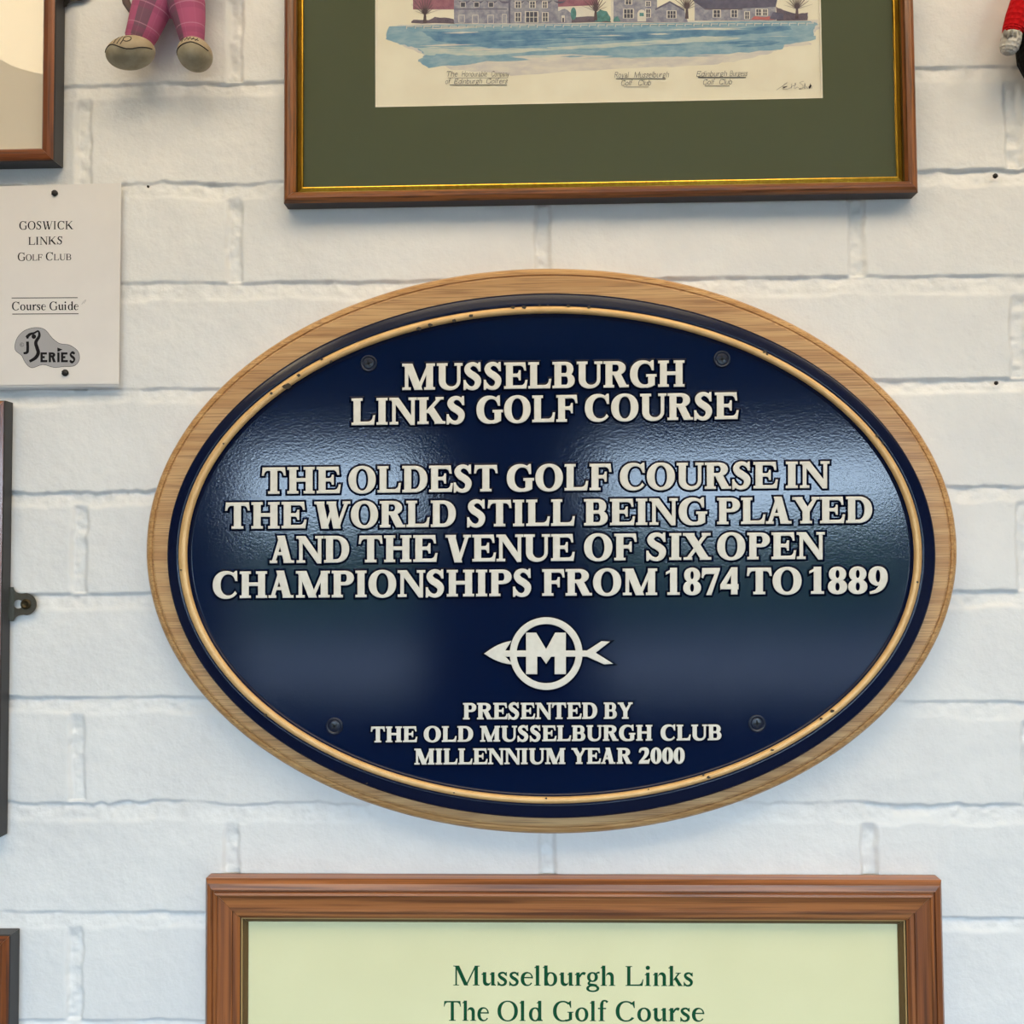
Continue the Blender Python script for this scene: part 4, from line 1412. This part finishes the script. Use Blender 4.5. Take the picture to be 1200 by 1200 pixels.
def smooth_closed(pts, n=6):
    N = len(pts)
    o = []
    for k in range(N):
        p0, p1, p2, p3 = pts[k - 1], pts[k], pts[(k + 1) % N], pts[(k + 2) % N]
        for j in range(n):
            t = j / n
            o.append(tuple(0.5 * (2 * p1[i] + (p2[i] - p0[i]) * t + (2 * p0[i] - 5 * p1[i] + 4 * p2[i] - p3[i]) * t * t + (3 * p1[i] - p0[i] - 3 * p2[i] + p3[i]) * t ** 3) for i in (0, 1)))
    return o
z4 = lambda x, y: (x / 4.285, 200 + y / 4.285)
blob = smooth_closed([z4(*p) for p in ((175, 788), (225, 798), (262, 840), (300, 868), (350, 876), (392, 908), (398, 950), (372, 980), (320, 984), (270, 988), (215, 974), (160, 990), (128, 965), (108, 928), (76, 898), (84, 845), (120, 805))])
pr([[(x + dx, y) for x, y in blob] for dx in (0,)], 2)
ring_o = blob
def pr2(polys, mi, k=1):
    for j, p in enumerate(polys):
        mb.face([at(x, y, BKD((y - 216) / 236.0) + 0.00006 + 0.00004 * k + (j % 12) * 0.000003) for x, y in p], mi)
outl = stroke([(x, y, 0.45) for x, y in blob[::2]] + [(blob[0][0], blob[0][1], 0.45)], 2)
pr2([outl], 1)
pr2(place_words([('ERIES', 203 / 4.285, 378 / 4.285)], ((203 / 4.285, 200 + 962 / 4.285), (378 / 4.285, 200 + 962 / 4.285)), 11.6, SANS), 1)
pr2([stroke([z4(*p[:2]) + (p[2] / 4.285,) for p in ((133, 838, 16), (150, 822, 14), (172, 815, 10), (192, 806, 9), (197, 830, 14), (180, 862, 17), (186, 890, 18), (192, 915, 18), (178, 940, 17), (148, 958, 13))])], 1)
pr2([arc(*z4(170, 833), 2.7, 2.7, 0, 350, 14, 2), arc(*z4(138, 838), 1.5, 1.5, 0, 350, 10, 2)], 1)
pr2([stroke([z4(*p[:2]) + (p[2] / 4.285,) for p in ((138, 858, 14), (139, 890, 14), (136, 912, 14), (118, 917, 10))])], 1)
pr2([[z4(288, 888), z4(314, 898), z4(298, 906), z4(298, 908), z4(288, 908)]], 1)
pr2([stroke([(x, y, 0.35) for x, y in arc(*z4(110, 874), 2.2, 2.2, 0, 360, 12, 2)], 2), stroke([(x, y, 0.4) for x, y in arc(*z4(110, 874), 1.0, 1.0, 50, 310, 8, 2)], 2)], 1)
pr2([stroke([z4(410, 672) + (0.3,), z4(422, 655) + (0.3,), z4(432, 650) + (0.3,), z4(420, 668) + (0.3,)], 3)], 3)
mb.build('cover', ['paper_white', 'ink_black', 'logo_grey', 'ink_grey'], bk)
for k in range(3):
    mb = MB()
    sheet(mb, 140.8 - k * 0.4, 139.4 + k * 0.3, (221 + k * 0.3, 215 + k * 0.3), (455 + k * 1.5, 452.5 + k * 1.4), 0.0034 - k * 0.0008, 0.0011 - 0.0003 * k)
    mb.build('page', 'paper_white', bk)
def pin(name, px, py, r, d, label, m='nail_black', group=None):
    c = at(px, py, d)
    u = 0.00060
    mb = MB()
    rows = []
    q = random.Random(int(px * 7 + py))
    for rr_, dd in ((0.35, -d * 0.9), (0.35, 0.0), (1.0, 0.0002), (0.95, 0.0010), (0.5, 0.0018), (0.1, 0.0019)):
        rows.append([(c.x + r * u * rr_ * (1 + 0.12 * math.sin(3 * a)) * math.cos(a * math.pi / 8), c.y - dd, c.z + r * u * rr_ * math.sin(a * math.pi / 8)) for a in range(16)])
    mb.grid(rows, 0, closed=True)
    mb.face(rows[-1], 0)
    o = mb.build(name, m)
    o['label'] = label
    o['category'] = 'pin' if 'pin' in name else 'nail'
    if group:
        o['group'] = group
    return o
pin('drawing_pin', 64.3, 226.5, 3.9, 0.0041, 'small dark pin at the top edge of the white booklet', group='pins through the booklet')
pin('drawing_pin', 76.6, 437, 4.2, 0.0052, 'small dark round pin below the grey logo near the foot of the booklet', group='pins through the booklet')
pin('nail', 1166, 206.5, 3.0, 0.0008, 'small black nail in the brick joint beside the top frame', group='nails left in the wall')
pin('nail', 1167, 449, 2.4, 0.0008, 'tiny black nail in the wall above the right end of the oval plaque', group='nails left in the wall')
pin('nail', 174, 219, 1.5, 0.0008, 'tiny black nail speck in the joint right of the booklet top', group='nails left in the wall')

# ------------------------------------------------------------------ golfer doll hanging at top left
def tartan():
    m = bpy.data.materials.new('pink_tartan')
    m.use_nodes = True
    nt = m.node_tree
    L = nt.links.new
    b = nt.nodes['Principled BSDF']
    b.inputs['Roughness'].default_value = 0.9
    uv = nt.nodes.new('ShaderNodeUVMap')
    sp = nt.nodes.new('ShaderNodeSeparateXYZ')
    L(uv.outputs[0], sp.inputs[0])
    def band(src, freq, lo, hi, ph=0.0):
        a = nt.nodes.new('ShaderNodeMath'); a.operation = 'MULTIPLY_ADD'
        a.inputs[1].default_value = freq; a.inputs[2].default_value = ph
        L(src, a.inputs[0])
        f = nt.nodes.new('ShaderNodeMath'); f.operation = 'FRACT'
        L(a.outputs[0], f.inputs[0])
        g1 = nt.nodes.new('ShaderNodeMath'); g1.operation = 'GREATER_THAN'; g1.inputs[1].default_value = lo
        g2 = nt.nodes.new('ShaderNodeMath'); g2.operation = 'LESS_THAN'; g2.inputs[1].default_value = hi
        L(f.outputs[0], g1.inputs[0]); L(f.outputs[0], g2.inputs[0])
        mu = nt.nodes.new('ShaderNodeMath'); mu.operation = 'MULTIPLY'
        L(g1.outputs[0], mu.inputs[0]); L(g2.outputs[0], mu.inputs[1])
        return mu.outputs[0]
    def mix(fac, c1, c2, s):
        mx = nt.nodes.new('ShaderNodeMix'); mx.data_type = 'RGBA'
        k = nt.nodes.new('ShaderNodeMath'); k.operation = 'MULTIPLY'; k.inputs[1].default_value = s
        L(fac, k.inputs[0]); L(k.outputs[0], mx.inputs[0])
        if isinstance(c1, tuple): mx.inputs[6].default_value = lin(c1)
        else: L(c1, mx.inputs[6])
        mx.inputs[7].default_value = lin(c2)
        return mx.outputs[2]
    st = band(sp.outputs['X'], 2.0, 0.42, 0.68)
    c = mix(st, (182, 92, 130), (112, 88, 104), 0.85)
    h = band(sp.outputs['Y'], 3.0, 0.10, 0.42, 0.1)
    c = mix(h, c, (150, 74, 112), 0.35)
    th = band(sp.outputs['Y'], 4.0, 0.46, 0.51)
    c = mix(th, c, (206, 150, 172), 0.55)
    tv = band(sp.outputs['X'], 8.0, 0.10, 0.14)
    c = mix(tv, c, (206, 140, 168), 0.2)
    L(c, b.inputs['Base Color'])
    MATS['pink_tartan'] = m
tartan()
mat('shoe_upper', (182, 166, 140), 0.7, col2=(170, 152, 124), nscale=120)
mat('shoe_sole', (172, 162, 138), 0.7, col2=(148, 138, 114), nscale=90)
mat('shoe_line', (44, 38, 34), 0.7)
mat('doll_sweater', (96, 84, 128), 0.9)
mat('doll_skin', (216, 168, 140), 0.7)
mat('doll_cap', (150, 70, 110), 0.9)
mat('doll_grey', (112, 96, 92), 0.8)
doll = thing('golfer_doll', 'stuffed doll in pink checked trousers and beige lace-up shoes hanging on the wall', 'doll', tuple(at(190, 80, 0)))
mb = MB()
def leg(pts, n=28):
    mb.tube([(at(x, y, d), r * 0.00061, r * 0.00055) for x, y, d, r in pts], n, 0, True, True)
leg([(200, -22, 0.020, 27), (184, -8, 0.020, 24), (178, 8, 0.020, 22.5), (172, 24, 0.020, 20.5), (167, 38, 0.020, 18.5), (163, 47, 0.020, 16.8), (162, 51, 0.020, 14)])
leg([(205, -22, 0.020, 27), (215, -8, 0.020, 24), (219, 8, 0.020, 21.5), (222, 24, 0.020, 18.5), (224, 38, 0.020, 15.8), (225, 47, 0.020, 14.2), (225, 51, 0.020, 12)])
mb.ball(at(203, -6, 0.017), (0.0155, 0, 0), (0, 0.013, 0), (0, 0, 0.0165))
mb.uv.clear()
# keep the leg patterns: rebuild their map
tr = MB()
tr.v, tr.f, tr.m, tr.sm = mb.v, mb.f, mb.m, mb.sm
nseg = 28
k = 0
for legi in range(2):
    for a in range(6):
        for b_ in range(nseg):
            ph = 0.0 if legi == 0 else 0.16
            tr.uv[k] = ((b_ / nseg + ph, a / 6), ((b_ + 1) / nseg + ph, a / 6), ((b_ + 1) / nseg + ph, (a + 1) / 6), (b_ / nseg + ph, (a + 1) / 6))
            k += 1
    k += 2
tr.build('trousers', 'pink_tartan', doll)
def shoe(cx, cy, d, ax, bx, ang, hd, sole, laces):
    """egg-shaped cloth shoe; sole = line between upper and sole in shoe coordinates (along, up)"""
    u = 0.00060
    ca, sa = math.cos(ang), math.sin(ang)
    c = at(cx, cy, d)
    ex = Vector((ca * ax * u, 0, -sa * ax * u))
    ez = Vector((sa * bx * u, 0, ca * bx * u))
    ey = Vector((0, -hd, 0))
    sx, sy = [p[0] for p in sole], [p[1] for p in sole]
    mb = MB()
    def split(p):
        v = p - c
        a = v.dot(ex) / ex.length ** 2
        h = v.dot(ez) / ez.length ** 2
        return 1 if h < np.interp(a, sx, sy) else 0
    mb.ball(c, ex, ey, ez, 64, 44, 0, split)
    o = mb.build('shoe', ['shoe_upper', 'shoe_sole'], doll)
    mb = MB()
    def on(a, h):
        q = max(1 - a * a - h * h, 0.0)
        return c + ex * a + ez * h + ey * math.sqrt(q) * 1.01
    def line(pts, r=0.00030):
        mb.tube([(on(a, h), r, r) for a, h in pts], 6)
    line([(a, float(np.interp(a, sx, sy))) for a in np.linspace(sx[0], sx[-1], 25)], 0.0004)
    for L_ in laces:
        line(L_)
    mb.build('shoe_lace', 'shoe_line', o, 'thin dark lace lines')
def loop_(ca, ch, ra, rh):
    return [(ca + ra * math.cos(t * math.pi / 8), ch + rh * math.sin(t * math.pi / 8)) for t in range(17)]
shoe(153, 62, 0.026, 29, 18.0, math.radians(-10), 0.013, [(-0.94, 0.14), (-0.7, 0.26), (-0.5, 0.24), (-0.2, -0.1), (0.05, -0.32), (0.3, -0.36), (0.6, -0.28), (0.95, -0.2)],
     [[(-0.40, 0.24), (-0.32, 0.44), (-0.18, 0.66)], [(-0.26, 0.12), (-0.14, 0.35), (-0.02, 0.62)], [(-0.12, 0.02), (0.0, 0.24), (0.06, 0.5)], loop_(0.18, 0.34, 0.16, 0.2)])
shoe(228.5, 64, 0.028, 20, 18.5, math.radians(2), 0.014, [(-0.97, -0.16), (-0.6, -0.02), (-0.2, 0.12), (0.15, 0.22), (0.5, 0.16), (0.93, 0.02)],
     [[(-0.45, 0.26), (-0.40, 0.54)], [(-0.25, 0.32), (-0.18, 0.62)], [(-0.05, 0.36), (0.02, 0.64)], [(0.15, 0.38), (0.22, 0.62)], [(0.35, 0.36), (0.42, 0.58)], [(-0.5, 0.42), (-0.1, 0.5), (0.2, 0.48), (0.5, 0.42)]])
mb = MB()
mb.tube([(at(200, -20, 0.020), 0.017, 0.014), (at(200, -40, 0.022), 0.0185, 0.015), (at(200, -62, 0.022), 0.018, 0.014), (at(200, -78, 0.021), 0.010, 0.009)], 24)
mb.build('sweater', 'doll_sweater', doll)
mb = MB()
mb.ball(at(200, -98, 0.022), (0.0145, 0, 0), (0, -0.014, 0), (0, 0, 0.0155))
mb.build('head', 'doll_skin', doll)
mb = MB()
mb.ball(at(200, -112, 0.022), (0.0165, 0, 0), (0, -0.016, 0), (0, 0, 0.008))
mb.tube([(at(200, -108, 0.034), 0.011, 0.003), (at(200, -106, 0.044), 0.009, 0.002)], 16, ax=(0, 0, 1))
mb.build('cap', 'doll_cap', doll)
for sx in (-1, 1):
    mb = MB()
    mb.tube([(at(200 + sx * 24, -68, 0.022), 0.0065, 0.0065), (at(200 + sx * 36, -50, 0.022), 0.0062, 0.0062), (at(200 + sx * 46, -26, 0.018), 0.0055, 0.0055)], 16)
    mb.build('arm', 'doll_sweater', doll)
mb = MB()
mb.tube([(at(155, -30, 0.014), 0.003, 0.003), (at(146, -8, 0.014), 0.0028, 0.0028), (at(148, 3, 0.014), 0.0028, 0.0028), (at(154, 13, 0.012), 0.0022, 0.0022)], 12)
mb.build('cord', 'doll_grey', doll)

# ------------------------------------------------------------------ knitted doll at the right edge
def knit(name, c1, c2, su, sv):
    m = mat(name, c1, 0.95, spec=0.2)
    nt = m.node_tree
    L = nt.links.new
    b = nt.nodes['Principled BSDF']
    uv = nt.nodes.new('ShaderNodeUVMap')
    mp = nt.nodes.new('ShaderNodeMapping')
    mp.inputs['Scale'].default_value = (su, sv, 1)
    w = nt.nodes.new('ShaderNodeTexVoronoi')
    w.inputs['Scale'].default_value = 1.0
    w.inputs['Randomness'].default_value = 0.25
    L(uv.outputs[0], mp.inputs[0])
    L(mp.outputs[0], w.inputs['Vector'])
    bp = nt.nodes.new('ShaderNodeBump')
    bp.invert = True
    bp.inputs['Strength'].default_value = 0.9
    bp.inputs['Distance'].default_value = 0.0016
    L(w.outputs['Distance'], bp.inputs['Height'])
    L(bp.outputs[0], b.inputs['Normal'])
knit('knit_red', (192, 14, 22), (150, 8, 14), 14, 16)
knit('knit_white', (206, 202, 194), (180, 176, 168), 12, 7)
knit('knit_black', (14, 13, 14), (10, 10, 10), 24, 20)
kd = thing('knitted_doll', 'knitted doll with red sleeve, white hand and black body at the top right edge', 'doll', tuple(at(1230, 92, 0)))
mb = MB()
def ktube(pts, n=24):
    mb.tube([(at(x, y, d), r * 0.00061, r * 0.00055) for x, y, d, r in pts], n, 0, True, True)
ktube([(1216, -40, 0.024, 12), (1208, -20, 0.025, 14), (1200, 0, 0.026, 14), (1193, 18, 0.026, 13.2), (1187.5, 34, 0.026, 11.8), (1185.5, 41, 0.026, 10.8), (1185.2, 42.5, 0.026, 8)])
mb.build('sleeve', 'knit_red', kd)
mb = MB()
ktube([(1187, 36, 0.026, 8), (1186, 40, 0.026, 11.0), (1184.5, 48, 0.026, 11.4), (1182.5, 56, 0.026, 10.6), (1181, 61, 0.026, 8.2), (1180.3, 63.5, 0.026, 4)])
for k in range(5):
    mb.ball(at(1177.5 + k * 4.0, 38.5 + (k % 2) * 2.5, 0.0325 - abs(k - 2) * 0.0007), (0.0013, 0, 0.0003), (0, -0.001, 0), (0, 0, 0.0024), 10, 8)
mb.build('hand', 'knit_white', kd)
mb = MB()
ktube([(1222, 10, 0.022, 22), (1224, 30, 0.022, 28), (1224, 50, 0.022, 31), (1225, 68, 0.022, 30), (1228, 84, 0.022, 25), (1230, 94, 0.022, 14), (1231, 97, 0.022, 4)])
mb.build('trousers', 'knit_black', kd)
mb = MB()
ktube([(1232, -70, 0.02, 10), (1232, -60, 0.022, 24), (1230, -35, 0.022, 30), (1226, -5, 0.022, 29), (1222, 14, 0.022, 24)])
mb.build('jumper', 'knit_red', kd)
mb = MB()
mb.ball(at(1233, -88, 0.022), (0.015, 0, 0), (0, -0.014, 0), (0, 0, 0.0165))
mb.build('head', 'doll_skin', kd)
